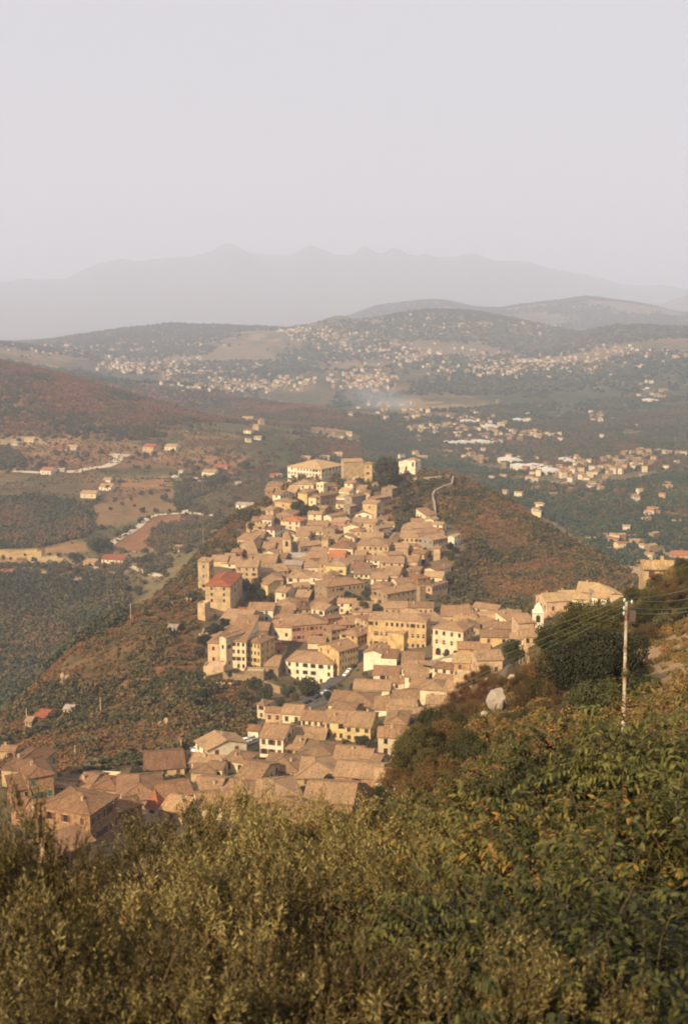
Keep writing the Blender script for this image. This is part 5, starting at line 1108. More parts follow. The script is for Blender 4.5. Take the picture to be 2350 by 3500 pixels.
# factory sheds and larger buildings in the right valley (region X)
def shed(x0, y0, x1, y1, label, col='white', roof='white', rot=-8, dpm=34):
    ox, oy, sc = REG['X']; a, b = ox + (x0 + x1) / 2 / sc, oy + y1 / sc; P = HIT(a, b, 950, 4500); k = P.y / F_PX; w = (x1 - x0) / sc * k; h = max(5, (y1 - y0) * .35 / sc * k)
    D = min(dpm, max(12, (y1 - y0) * .65 / sc * k / (.5 * ((b - HOR) / F_PX + .12)))); root = empty('factory_shed', P, -R_(rot)); mb = MB(); nb = max(1, int(w / 22))
    mb.box(-w / 2, 0, -4, w / 2, D, h, 0); mb.build('wall', [MW[col]], root); rb = MB()
    for q in range(nb):
        xa, xb = -w / 2 + w * q / nb, -w / 2 + w * (q + 1) / nb; xm = (xa + xb) / 2; hh = h + (xb - xa) * .07
        rb.face([(xa, -.3, h + .1), (xm, -.3, hh), (xm, D + .3, hh), (xa, D + .3, h + .1)]); rb.face([(xm, -.3, hh), (xb, -.3, h + .1), (xb, D + .3, h + .1), (xm, D + .3, hh)]); rb.face([(xa, -.3, h + .1), (xb, -.3, h + .1), (xm, -.3, hh)])
    rb.build('roof', [M_SHEDROOF], root)
    db = MB()
    for q in range(nb): xm = -w / 2 + w * (q + .5) / nb; db.box(xm - 2, -.06, 0, xm + 2, -.004, h * .7)
    db.build('door', [M_GLASS], root); tag(root, label, 'factory', 'factory sheds on the valley floor'); HOUSES.append(dict(o=root, c=P, r=w, px=a, py=b, w=w, D=D, h=h, col=col, kind='f', roof='x', label=label, fl=1, yaw=0, P=P))
M_SHEDROOF = plain('sheet_roof', (.60,.55,.50), 0.6, 0.3, var=.12, sc=.05)
shed(800,885,945,925,'large white multi-bay factory on the floor of the right valley'); shed(925,905,1012,945,'pale factory hall at the right end of the large white one'); shed(742,875,832,895,'long low shed left of the large white factory')
shed(655,715,722,738,'bright white hall in the middle distance of the valley'); shed(565,698,622,715,'pale hall left of the bright white one'); shed(490,796,612,815,'long white shed on the near edge of the valley town'); shed(1380,596,1447,620,'big white block standing alone at the right edge'); shed(795,692,855,710,'cream hall in the valley town centre')
shed(612,798,700,812,'thin pale shed right of the long white one'); shed(1020,875,1065,895,'small white hall right of the factory')
# many small houses: clusters given as (x, y, rx, ry, n) in photo pixels
CL = [(1720,1255,300,38,250),(1900,1240,250,30,130),(1420,1215,300,40,110),(1250,1180,180,40,70),(1120,1150,120,20,80),(1010,1130,90,25,60),(1470,1110,160,35,35),(1760,1120,300,20,40),(2100,1200,180,25,45),(2300,1215,60,30,20),
      (500,1250,220,25,110),(700,1270,200,25,90),(900,1310,260,25,110),(800,1330,180,14,50),(250,1200,260,22,60),(600,1180,300,25,25),(150,1180,150,14,30),(1270,1290,120,30,60),(1250,1320,100,16,30),
      (1600,1480,260,30,90),(1820,1500,200,20,60),(1500,1470,100,20,20),(1950,1610,220,35,110),(2120,1590,150,30,60),(2230,1560,130,20,25),(1700,1440,260,30,35),(2000,1430,220,40,25),(2230,1350,130,30,22),(1870,1700,300,80,35),(2250,1720,120,90,26),
      (2150,1860,120,40,30),(1430,1020+20,100,10,14),(1950,1050,150,25,16),(1350,1400,200,30,30),(1600,1560,120,20,26),(860,1470,60,40,8),(1180,1490,40,10,7),(1400,1560,60,15,6)]
rgh = np.random.default_rng(77); FH = []
for cx, cy, rx, ry, n in CL:
    nn_ = int(n * (.7 if cy > 1400 else 1.25)); ns_ = max(1, nn_ // 8); subc = [(cx + rgh.normal() * rx * .5, cy + rgh.normal() * ry * .5, rgh.uniform(6, 30) , rgh.uniform(-.12, .12)) for _ in range(ns_)]
    for _ in range(nn_):
        c_ = subc[rgh.integers(0, ns_)]; q_ = rgh.normal() * c_[2]; a = c_[0] + q_; b = c_[1] + q_ * c_[3] + rgh.normal() * (2.2 if cy < 1400 else 4.0)
        if rgh.random() < .55: a = cx + rgh.normal() * rx * .5; b = cy + rgh.normal() * ry * .5
        P = HIT(a, b, 940, 9500)
        if P.y < 945: continue
        FH.append((P, rgh.uniform(6, 10) if P.y < 3000 else rgh.uniform(7, 12), cx, cy))
FH.sort(key=lambda t: t[0].y / t[1]); 
FWALL = [MW['stone'], MW['cream'], MW['tan'], wall_mat('wall_bright', (.60,.54,.46), .2)]; FROOF = [MR['pale'], MR['tile'], MR['orange']]
def small_house(mb, w, D, h, c, s, org=(0, 0, 0), mw=0, mr=1):
    def q(x, y, z): return (org[0] + x * c - y * s, org[1] + x * s + y * c, org[2] + z)
    x0, x1, y0, y1 = -w / 2, w / 2, -D / 2, D / 2; r = h + D / 2 * .32; b = [(x0, y0), (x1, y0), (x1, y1), (x0, y1)]
    for i in range(4):
        (a1, b1), (a2, b2) = b[i], b[(i + 1) % 4]; mb.face([q(a1, b1, -3), q(a2, b2, -3), q(a2, b2, h), q(a1, b1, h)], mw)
    mb.face([q(x1, y0, h), q(x1, y1, h), q(x1, 0, r)], mw); mb.face([q(x0, y1, h), q(x0, y0, h), q(x0, 0, r)], mw)
    e = .5; mb.face([q(x0 - e, y0 - e, h - .1), q(x1 + e, y0 - e, h - .1), q(x1 + e, 0, r + .1), q(x0 - e, 0, r + .1)], mr); mb.face([q(x1 + e, y1 + e, h - .1), q(x0 - e, y1 + e, h - .1), q(x0 - e, 0, r + .1), q(x1 + e, 0, r + .1)], mr)
n_ind = max(0, 294 - sum(1 for h in HOUSES if h['o'].name.startswith('house')))
rest = MB(); CN = []; FARI = []
for i, (P, w, cx, cy) in enumerate(FH):
    D = w * rgh.uniform(.6, .9); h = rgh.choice([3.5, 6.0, 6.5, 8.5]) * (1.2 if P.y > 3000 else 1); an = rgh.uniform(-.7, .7)
    if i < n_ind:
        mb = MB(); small_house(mb, w, D, h, 1, 0); wi, ri = rgh.integers(0, 4), rgh.choice([0, 0, 0, 1, 1, 2])
        root = empty('house', P, an); a = MB(); b = MB()
        for f, m, in zip(mb.F, mb.M): (a if m == 0 else b).face([mb.V[k] for k in f], 0)
        a.build('wall', [FWALL[wi]], root); b.build('roof', [FROOF[ri]], root)
        px, py = proj(P.x, P.y, P.z + h); FARI.append(dict(o=root, px=float(px), py=float(py), col=['brownish', 'cream', 'tan', 'whitish'][wi], roof=['pale', 'brown', 'orange'][ri], w=w, P=P))
    else: small_house(rest, w, D, h, math.cos(an), math.sin(an), P, int(rgh.integers(0, 4)), int(rgh.choice([4, 4, 4, 5, 5, 6])))
o = rest.build('distant_houses', FWALL + FROOF); tag(o, 'countless tiny pale houses strewn over the far valley and hills', 'houses', kind='stuff')
print('far', len(FH), 'individual', n_ind)

# ---------------------------------------------------------------- cars, walls, rocks, pole and wires
def car_meshes(col):
    m, nt, b = new_mat('car_paint', .35, .5); b.inputs['Base Color'].default_value = lin(col)
    body = MB(); prof = [(-2.05,.32),(-2.05,.72),(-1.9,.86),(-1.1,.93),(-.55,1.4),(.75,1.42),(1.45,.95),(2.0,.86),(2.08,.6),(2.05,.32)]
    for s in (-.82, .82): body.face([(x, s * (.9 if z > 1.2 else 1), z) for x, z in (prof if s > 0 else prof[::-1])])
    n = len(prof)
    for i in range(n):
        a, b_ = prof[i], prof[(i + 1) % n]; ka, kb = (.9 if a[1] > 1.2 else 1), (.9 if b_[1] > 1.2 else 1); body.face([(a[0], -.82 * ka, a[1]), (b_[0], -.82 * kb, b_[1]), (b_[0], .82 * kb, b_[1]), (a[0], .82 * ka, a[1])])
    gl = MB()
    for s in (-1, 1): gl.face([(-1.0, s * .83, .97), (1.3, s * .83, .97), (.7, s * .76, 1.36), (-.52, s * .76, 1.36)][::s])
    gl.face([(-1.08, -.72, .97), (-.58, -.66, 1.37), (-.58, .66, 1.37), (-1.08, .72, .97)]); gl.face([(1.44, -.72, .98), (1.44, .72, .98), (.8, .66, 1.39), (.8, -.66, 1.39)])
    wh = MB(); wh.tube([(0, -.1, 0), (0, .1, 0)], .32, 12)
    return body, gl, wh, m
M_TYRE = plain('tyre', (.03,.03,.03)); _carcache = {}
def car(P, rz, col, label, group):
    key = col
    if key not in _carcache:
        body, gl, wh, m = car_meshes(col); a = body.build('body', [m]); b = gl.build('windows', [M_GLASS]); c = wh.build('wheel', [M_TYRE]); _carcache[key] = (a.data, b.data, c.data)
        for q in (a, b, c): bpy.data.objects.remove(q)
    A, B, Cc = _carcache[key]; root = empty('parked_car', P, rz)
    for nm, me in (('body', A), ('windows', B)): link(bpy.data.objects.new(nm, me), root)
    for x in (-1.3, 1.3):
        for y in (-.76, .76): w = link(bpy.data.objects.new('wheel', Cc), root); w.location = (x, y, .32)
    tag(root, label, 'car', group)
CARC = dict(white=(.75,.73,.70), blue=(.05,.08,.22), red=(.35,.04,.03), dark=(.03,.03,.035), silver=(.4,.4,.4))
def cars(reg, lst, rz, group, dmin=220, where=''):
    for x, y, c, lab in lst:
        ox, oy, sc = REG[reg]; P = HIT(ox + x / sc, oy + y / sc, dmin, 900); P.z += .45; car(P, R_(rz), CARC[c], lab, group)
cars('S', [(45,568,'white','white car at the left end of the car park row'),(78,562,'silver','silver car second from the left end of the car park row'),(105,572,'red','red car in the car park'),(132,560,'blue','blue car beside the red one in the car park'),(160,552,'dark','dark car in the middle of the car park row'),
           (190,540,'white','white car right of the dark one in the car park'),(216,530,'white','second white car near the right end of the car park'),(245,520,'blue','blue car at the right end of the car park row')], 60, 'cars in the edge-of-town car park')
cars('S', [(370,512,'white','white car parked below the white shed on the sloping street'),(402,500,'silver','silver car uphill of the white one on the sloping street'),(435,486,'dark','dark car at the top of the sloping street')], 30, 'cars on the sloping street')
cars('P', [(1392,1285,'white','white car parked on the main street by the big cream building'),(1422,1250,'white','white van-like car just uphill on the main street'),(1455,1215,'dark','dark car farther up the main street')], 60, 'cars on the main street')
cars('S', [(785,248,'dark','dark car at the lower bend of the garden road'),(850,215,'dark','dark car on the garden road beneath the round tree'),(905,185,'silver','silver car on the garden road'),(945,150,'dark','dark car at the upper end of the garden road')], 40, 'cars on the road below the palm garden')
cars('Q', [(762,498,'dark','dark car parked by the left arcade arch'),(800,502,'silver','silver car on the square before the arcade'),(845,500,'dark','dark car by the middle arcade arch')], 5, 'cars on the square')
cars('D', [(960,1010,'white','white car parked alone below the white house with red shutters')], 10, None)

def wall_line(pix, h, t, mat, label, dmin=210, dmax=1000, name='stone_wall', up=0.0):
    P = [HIT(a, b, dmin, dmax) for a, b in pix]; mb = MB()
    for a, b in zip(P, P[1:]):
        d = (b - a); d.z = 0; d.normalize(); s = Vector((d.y, -d.x, 0)) * t / 2; u = Vector((0, 0, h)); dn = Vector((0, 0, -3))
        q = [a - s, a + s, b + s, b - s]
        mb.face([q[0] + dn, q[3] + dn, q[3] + u, q[0] + u][::-1]); mb.face([q[1] + dn, q[2] + dn, q[2] + u, q[1] + u]); mb.face([q[0] + u, q[1] + u, q[2] + u, q[3] + u])
        mb.face([q[0] + dn, q[1] + dn, q[1] + u, q[0] + u]); mb.face([q[3] + dn, q[2] + dn, q[2] + u, q[3] + u][::-1])
    o = mb.build(name, [mat]); tag(o, label, 'wall'); return o
def F3(x, y): return (1180 + x / 3.92, 1540 + y / 3.92)
wall_line([F3(1440,400),F3(1420,500),F3(1300,540),F3(1190,600),F3(1160,660),F3(1190,760),F3(1200,880)], 3.6, 1.4, MW['grey'], 'old stone rampart winding down the crest right of the church', 500)
wall_line([F3(760,400),F3(900,420),F3(1080,408),F3(1250,395),F3(1400,375)], 3.0, 1.2, MW['grey'], 'long low stone wall running right from the hilltop church', 500)
wall_line([F3(1060,320),F3(1160,305),F3(1330,325)], 1.5, .8, MW['stone'], 'short broken wall behind the long low one', 600)
wall_line([(1440,2310),(1480,2295),(1520,2272),(1545,2268)], 2.5, 1.0, MW['cream'], 'pale ramp wall below the square', 300)
wall_line([(850,1760),(890,1745),(930,1750)], 2.5, 1.0, MW['stone'], 'stone terrace wall left of the upper town', 600)
wall_line([(700,2335),(760,2320),(840,2330),(900,2350),(960,2372)], 3.0, 1.0, MW['stone'], 'rough garden wall below the cliff-edge apartments', 380)
def rock(P, sx, sy, sz, mat, label, seed, name='boulder', cat='boulder'):
    bm = bmesh.new(); bmesh.ops.create_icosphere(bm, subdivisions=4, radius=1)
    rn = np.random.default_rng(seed); o1, o2, o3 = rn.uniform(0, 50, 3)
    planes = [(Vector(rn.normal(size=3)).normalized(), rn.uniform(.62, .95)) for _ in range(20)]
    for v in bm.verts:
        c = v.co; n = float(fbm(np.array([c.x * 2 + o1]), np.array([c.y * 2 + c.z * 1.7 + o2]), 4, seed)[0]) - .5
        c *= 1 + n * .75
        for pn, pd in planes:
            e = c.dot(pn) - pd
            if e > 0: c -= pn * e * .85
        v.co = Vector((c.x * sx, c.y * sy, c.z * sz))
    if name in ('crag', 'cliff'):     # a broken outcrop: several jagged lumps grown together
        src = [v.co.copy() for v in bm.verts]; fs = [[v.index for v in f.verts] for f in bm.faces]; V_ = []; F_ = []
        for q in range(16):
            k = rn.uniform(.12, .36); off = Vector((rn.uniform(-.8, .8) * sx, rn.uniform(-.5, .5) * sy, rn.uniform(-.7, .5) * sz)); an = rn.uniform(0, 6.28); b0 = len(V_)
            for c in src:
                c2 = Vector((c.x * math.cos(an) * k - c.y * math.sin(an) * k, c.x * math.sin(an) * k + c.y * math.cos(an) * k, c.z * k * 1.25)) + off; V_.append(c2)
            F_ += [[b0 + i for i in f] for f in fs]
        bm.free(); o = mesh_obj(name, V_, F_, mat); o.location = P; tag(o, label, cat); return o
    me = bpy.data.meshes.new(name); bm.to_mesh(me); bm.free(); me.materials.append(mat); o = link(bpy.data.objects.new(name, me)); o.location = P; tag(o, label, cat); return o
import bmesh
def rockpx(sx, sy, d, wpx, hpx, mat, label, seed, **kw):
    k = d / F_PX; P = PT(sx, sy, d); return rock(P, wpx * k / 2, wpx * k / 2 * .8, hpx * k / 2, mat, label, seed, **kw)
rockpx(1698, 2392, 103, 72, 100, M_ROCK, 'tall pale boulder standing on the scrubby slope', 3)
rockpx(1652, 2440, 103, 30, 26, M_ROCK, 'small pale rock at the lower left of the tall boulder', 5)
rockpx(1752, 2316, 150, 40, 28, M_ROCKW, 'warm grey rock on the slope above the tall boulder', 6)
rockpx(1790, 2245, 190, 44, 110, M_ROCKW, 'tan crag below the bell tower houses', 8, name='crag', cat='crag')
rockpx(2310, 2255, 130, 170, 110, M_ROCKW, 'big smooth tan rock face at the right edge', 9, name='crag', cat='crag')
rockpx(2310, 2130, 160, 90, 50, M_ROCK, 'pale outcrop above the big rock face at the right', 12, name='crag', cat='crag')
rockpx(2252, 2325, 100, 36, 50, M_ROCK, 'narrow pale rock left of the earth bank', 14)
rockpx(2195, 2245, 125, 60, 60, M_ROCKW, 'rough brown outcrop left of the big rock face', 15, name='crag', cat='crag')
rockpx(1700, 2540, 88, 30, 40, M_ROCKW, 'small rock half hidden among bushes below the tall boulder', 16)
for i, (a, b, w_, h_, lab) in enumerate([(325,2350,34,70,'grey cliff patch in the middle of the left flank'),(235,2330,60,80,'pale eroded cliff at the lower left silhouette of the flank'),(565,2480,60,66,'grey rock outcrop above the car park'),(590,2250,36,30,'white rock on the upper left flank'),(640,2060,34,44,'tan crag left of the red-roofed tower house'),(205,2345,30,60,'narrow cliff rib left of the pale eroded cliff')]):
    P = HIT(a, b, 330, 800); k = P.y / F_PX; rock(P, w_ * k / 2, w_ * k / 2.5, h_ * k / 2, M_ROCKW, lab, 30 + i, name='crag', cat='crag')
# cliffs under the town edge
for i, (a, b, w_, h_, lab) in enumerate([(700,2175,60,80,'cliff foot under the red-roofed tower house'),(760,2345,90,50,'rocky cliff under the pinkish retaining wall'),(860,2335,110,40,'rocky ledge under the yellow apartment house')]):
    P = HIT(a, b, 330, 800); k = P.y / F_PX; rock(P, w_ * k / 2, w_ * k / 3.5, h_ * k / 2, M_ROCKW, lab, 50 + i, name='cliff', cat='cliff')

# rusty white utility pole with insulators, and its cables
def rust_mat():
    m, nt, b = new_mat('painted_pole', .8, .2); f = noise(nt, 1.4, 5, 'Pos', .7, .5); r = ramp(nt, [(.38, (.15,.06,.035)), (.47, (.36,.27,.19)), (.62, (.50,.45,.35))]); nt.links.new(f, r.inputs[0]); nt.links.new(r.outputs[0], b.inputs['Base Color']); return m
pb = HIT(2128, 2545, 50, 75); pt = PT(2139, 2058, pb.y); hp = (pt - Vector((pt.x, pt.y, pb.z))).z
pole = empty('utility_pole', pb); mb = MB(); lx = pt.x - pb.x; mb.tube([(0, 0, -1), (lx * .5, 0, hp * .5), (lx, 0, hp)], [.12, .10, .075], 10); mb.build('shaft', [rust_mat()], pole)
M_INS = plain('insulator', (.45,.50,.42), .3, .5); M_STEEL = plain('rusty_steel', (.10,.07,.05), .8, .3)
mb = MB(); mb.box(lx - .03, -.05, hp - 1.2, lx + .55, .05, hp - 1.1); mb.box(lx - .03, -.05, hp - .25, lx + .4, .05, hp - .17); mb.tube([(lx + .5, 0, hp - 1.1), (lx + .1, 0, hp - .55)], .03, 5); mb.build('bracket', [M_STEEL], pole)
ib = MB(); ib.box(lx + .18, -.16, hp - 1.08, lx + .5, .16, hp - .5); ib.build('switch_box', [M_STEEL], pole)
att = []
for q, (dx, dz) in enumerate(((-.12, 0.0), (.3, -.1), (-.12, -.45), (-.12, -.75))):
    mb = MB(); c = Vector((lx + dx, 0, hp + dz)); mb.tube([c, c + Vector((0, 0, .1)), c + Vector((0, 0, .22))], [.03, .07, .04], 8); mb.build('insulator', [M_INS], pole); att.append(pb + c + Vector((0, 0, .2)))
tag(pole, 'tall rusty white utility pole rising from the bushes at the right', 'utility pole')
M_WIRE = plain('cable', (.15,.18,.11), .6, .3, var=.1)
def cable(a, b, sag, label, r=.03):
    mb = MB(); pts = [a.lerp(b, t / 40) - Vector((0, 0, sag * 4 * (t / 40) * (1 - t / 40))) for t in range(41)]; mb.tube(pts, [r * (1 + 2.2 * t / 40) for t in range(41)], 5); tag(mb.build('cable', [M_WIRE]), label, 'cable')
ends = [(-80,2528,320),(-80,2582,300),(150,2705,255),(170,2660,262)]
for q, (e, sg) in enumerate(zip(ends, (9, 9.5, 6, 7))):
    cable(att[q], PT(*e), sg, ['uppermost cable sagging from the pole across the lower town','second cable from the top crossing the lower town','lowest cable ending at the roofs in the lower left','third cable from the top ending at the lower left roofs'][q], .009)
rends = [(2420,1990,75),(2420,2030,72),(2420,2066,70),(2420,2076,66)]
for q, e in enumerate(rends): cable(att[q], PT(*e), .25, ['topmost cable leaving the pole to the right','second cable leaving the pole to the right','third cable leaving the pole to the right','lowest cable leaving the pole to the right'][q], .011)
def thin_pole(sx, sy, hpx, dmin, label):
    P = HIT(sx, sy, dmin, 1500); h = hpx * P.y / F_PX; root = empty('thin_pole', P); mb = MB(); mb.tube([(0, 0, -1), (0, 0, h)], [.22, .14], 7); mb.build('shaft', [M_TRIM], root); mb = MB(); mb.box(-.9, -.06, h - .5, .9, .06, h - .38); mb.build('crossarm', [M_STEEL], root); tag(root, label, 'pole')
thin_pole(258, 2585, 42, 300, 'thin pole on the scrub slope above the lower left houses'); thin_pole(345, 2440, 62, 350, 'thin pale pole low on the left flank'); thin_pole(620, 2568, 44, 300, 'grey pole at the lower edge of the car park'); thin_pole(695, 1860, 60, 600, 'thin pole on the left skyline of the town hill'); thin_pole(448, 2120, 60, 500, 'thin pole on the skyline of the left flank')
thin_pole(92, 2455, 38, 400, 'short pole left of the lone red-roofed house')

def smoke():
    c = PT(1310, 1372, 2750); m = bpy.data.materials.new('smoke'); m.use_nodes = True; nt = m.node_tree; nt.nodes.clear(); out = nt.nodes.new('ShaderNodeOutputMaterial'); v = nt.nodes.new('ShaderNodeVolumePrincipled'); v.inputs['Color'].default_value = (.85,.9,1,1)
    tc = nt.nodes.new('ShaderNodeTexCoord'); g = nt.nodes.new('ShaderNodeTexGradient'); g.gradient_type = 'SPHERICAL'; nt.links.new(tc.outputs['Object'], g.inputs[0]); mu = nn(nt, 'ShaderNodeMath', operation='MULTIPLY'); mu.inputs[1].default_value = .004; nt.links.new(g.outputs['Fac'], mu.inputs[0]); nt.links.new(mu.outputs[0], v.inputs['Density']); nt.links.new(v.outputs[0], out.inputs['Volume'])
    bm = bmesh.new(); bmesh.ops.create_icosphere(bm, subdivisions=3, radius=1); me = bpy.data.meshes.new('smoke'); bm.to_mesh(me); bm.free(); me.materials.append(m); o = link(bpy.data.objects.new('smoke', me)); o.location = c; o.scale = (120, 120, 45); o.rotation_euler = (0, .25, 0)
    tag(o, 'faint blue bonfire smoke drifting over the valley behind the hilltop', 'smoke', kind='stuff')
smoke()
# ---------------------------------------------------------------- scrub and bushes on the near slope
NP = [(1180,3000),(1300,2740),(1400,2570),(1560,2440),(1720,2330),(1790,2210),(1900,2170),(2100,2060),(2250,1960),(2420,1880),(2600,1900),(2600,2700),(1500,3200)]
P = sample(rg, 5200, NP, 45, 235); P = P[clear_of_houses(P[:, 0], P[:, 1])]
_a, _b = proj(P[:, 0], P[:, 1], P[:, 2]); _bare = inpoly(_a, _b, [(2120,2240),(2230,2200),(2420,2160),(2420,2420),(2290,2400),(2180,2330)]) & (rg.random(len(P)) < .8); P = P[~_bare]
g = fbm(P[:, 0] / 9, P[:, 1] / 9, 3, 71); r = rg.uniform(.4, 1.15, len(P)) * np.interp(P[:, 1], [45, 120, 235], [.8, 1, 1.5]); t = np.clip(.30 + (g - .5) * 1.8 + rg.normal(0, .13, len(P)), 0, 1); P[:, 2] += r * .3
instancer('undergrowth', P, r, t, K_NEAR, 'low scrub in green, tan and rust over the near right slope')
P = sample(rg, 2600, [(-700,5200),(-700,3050),(300,3050),(1100,2900),(1500,2700),(2700,2200),(2700,5200)], 14, 110); g = fbm(P[:, 0] / 6, P[:, 1] / 6, 3, 72); r = rg.uniform(.4, 1.0, len(P)); P[:, 2] += r * .3
instancer('undergrowth', P, r, np.clip(.3 + (g - .5) * 1.4, 0, 1), K_NEAR, 'brownish undergrowth below the near trees')
def near_bush(sx, sy, rpx, d, kind, label, name='bush', cat='bush', sq=1.0, group='bushes on the near right slope'):
    """crown centre at a photo pixel and distance"""
    c = PT(sx, sy, d); R = rpx * d / F_PX; z = float(T(c.x, c.y)); base = Vector((c.x, c.y, min(z, c.z - R * .3)))
    root = empty(name, base); H = c.z - base.z + R * .3; trunk_mesh(max(H, R), max(.06, R * .05), random.randrange(999), 5, .6).build('trunk', [M_BARK], root)
    src = NEARC[kind]; o = link(bpy.data.objects.new('crown', src[random.randrange(len(src))]), root); o.location = (0, 0, c.z - base.z); o.scale = (R, R, R * sq); o.rotation_euler = (random.uniform(-.3, .3), random.uniform(-.3, .3), random.uniform(0, 6.28))
    tag(root, label, cat, group); TREES.append((root, label)); return root
near_bush(1970,2275,145,82,'dark','big dark drooping evergreen left of the utility pole','evergreen_tree','tree',1.15,None)
near_bush(2090,2265,150,80,'dark','dark evergreen directly behind the utility pole','evergreen_tree','tree',1.15,None)
near_bush(2015,2420,140,76,'dark','lowest of the dark evergreens by the utility pole','evergreen_tree','tree',1.0,None)
near_bush(2150,2370,115,78,'dark','dark evergreen just right of the utility pole','evergreen_tree','tree',1.1,None)
near_bush(1970,2135,112,98,'green','yellow green tree top under the cables left of the pole','tree','tree',.9,None)
near_bush(2058,2118,92,96,'green','olive tree crown between the upper right houses and the pole','tree','tree',.9,None)
near_bush(1885,2185,78,100,'green','small yellow green tree in front of the bell tower','tree','tree',1.0,None)
near_bush(1880,2290,84,98,'brown','brownish tree at the left side of the dark evergreens','tree','tree',1.0,None)
near_bush(1755,2225,44,160,'dark','rounded dark green tree beside the orange houses','tree','tree',1.25,None)
NBL = [(1470,2460,60,125,'green'),(1545,2430,64,125,'brown'),(1600,2430,60,120,'brown'),(1420,2520,60,118,'green'),(1620,2380,50,135,'rust'),(1560,2380,40,140,'rust'),(1660,2300,40,165,'brown'),(1700,2330,40,150,'brown'),(1380,2560,60,110,'green'),(1450,2540,84,92,'green'),(1520,2520,92,95,'brown'),(1400,2600,80,88,'green'),(1350,2670,72,85,'brown'),(1300,2740,66,80,'green'),(1250,2800,60,78,'green'),(1590,2560,86,88,'green'),(1650,2600,90,80,'green'),(1730,2560,80,80,'green'),
       (1500,2640,84,80,'brown'),(1420,2700,84,74,'brown'),(1560,2700,90,70,'brown'),(1460,2600,60,82,'green'),(1800,2400,76,98,'brown'),(1850,2360,74,98,'green'),(1780,2330,52,120,'brown'),(1815,2290,48,130,'brown'),(1860,2440,70,88,'brown'),(1790,2470,70,88,'green'),(1890,2510,76,80,'green'),(1740,2470,50,92,'green'),
       (1900,2380,60,92,'brown'),(1650,2500,50,98,'rust'),(1560,2470,50,105,'green'),(1620,2320,44,150,'rust'),(1660,2350,44,140,'rust'),(1580,2350,36,160,'rust'),(1600,2400,44,140,'brown'),(2230,2060,60,150,'green'),(2180,2110,54,150,'green'),(2290,2020,60,150,'brown'),(2340,1975,54,160,'green'),(2245,1985,34,190,'brown'),(2340,2060,54,150,'green'),
       (2200,2170,56,140,'brown'),(2270,2150,44,150,'green'),(2140,2210,50,120,'green'),(2180,2300,44,110,'green'),(2230,2400,60,84,'green'),(2300,2420,70,78,'green'),(2340,2360,50,90,'green'),(2360,2210,26,150,'brown'),(2200,2440,60,76,'green'),(1960,2530,80,72,'green'),(1850,2580,86,70,'green'),(1760,2640,90,66,'green'),(1660,2700,90,64,'green'),(2160,2030,34,180,'green'),(2120,2100,36,150,'green'),(2330,1930,30,200,'green')]
for a, b, r_, d, k in NBL: near_bush(a, b, r_, d, k, None)

# ---------------------------------------------------------------- foreground olive trees and broad-leaved trees
def hex_leaves(rg_, P, A, N, L, W):
    """pointed six-sided leaves: base P, axis A, normal N"""
    B = np.cross(N, A); B /= np.linalg.norm(B, axis=1)[:, None] + 1e-9; L = L[:, None]; W = W[:, None]; up = np.cross(A, B)
    sag = up * L * .10
    return np.stack([P, P + A * L * .3 + B * W * .5 + sag, P + A * L * .68 + B * W * .42 + sag, P + A * L, P + A * L * .68 - B * W * .42 + sag, P + A * L * .3 - B * W * .5 + sag], 1)
def nrm(v): return v / (np.linalg.norm(v, axis=1)[:, None] + 1e-9)
def olive_foliage(seed, nsh=3000, npl=15, L=.066, W=.017, K=44):
    rg_ = np.random.default_rng(seed); p, d = crown_points(rg_, K, nsh, flat=.85, lump=.25, shell=.35)
    p *= 1.6; nt_ = nsh // 6; p = np.repeat(p[:nt_], 6, 0); nsh = len(p); out = nrm(p); td = np.repeat(rg_.normal(size=(nt_, 3)) * .38, 6, 0); p = p + rg_.normal(size=(nsh, 3)) * .055
    sd = nrm(out * .55 + np.array([0, 0, 1.15]) + td + rg_.normal(size=(nsh, 3)) * .20); SL = rg_.uniform(.12, .40, nsh) * (1 + .5 * (rg_.random(nsh) < .08))
    i = np.repeat(np.arange(nsh), npl); f = np.tile(np.linspace(.05, 1, npl), nsh) + rg_.uniform(-.02, .02, nsh * npl)
    curve = rg_.normal(size=(nsh, 3)) * .12; q = p[i] + sd[i] * (SL[i] * f)[:, None] + curve[i] * (SL[i] * f ** 2)[:, None]
    rad = rg_.normal(size=(len(i), 3)); rad = nrm(rad - (rad * sd[i]).sum(1)[:, None] * sd[i]); A = nrm(sd[i] * rg_.uniform(.5, 1.2, (len(i), 1)) + rad * .8)
    N = rg_.normal(size=(len(i), 3)); N = nrm(N - (N * A).sum(1)[:, None] * A); l = L * rg_.uniform(.7, 1.25, len(i)) * (1.05 - .35 * f)
    me = quads_mesh('foliage', hex_leaves(rg_, q, A, N, l, l * W / L), 6); me.materials.append(M_OLIVE); return me, p, sd, SL
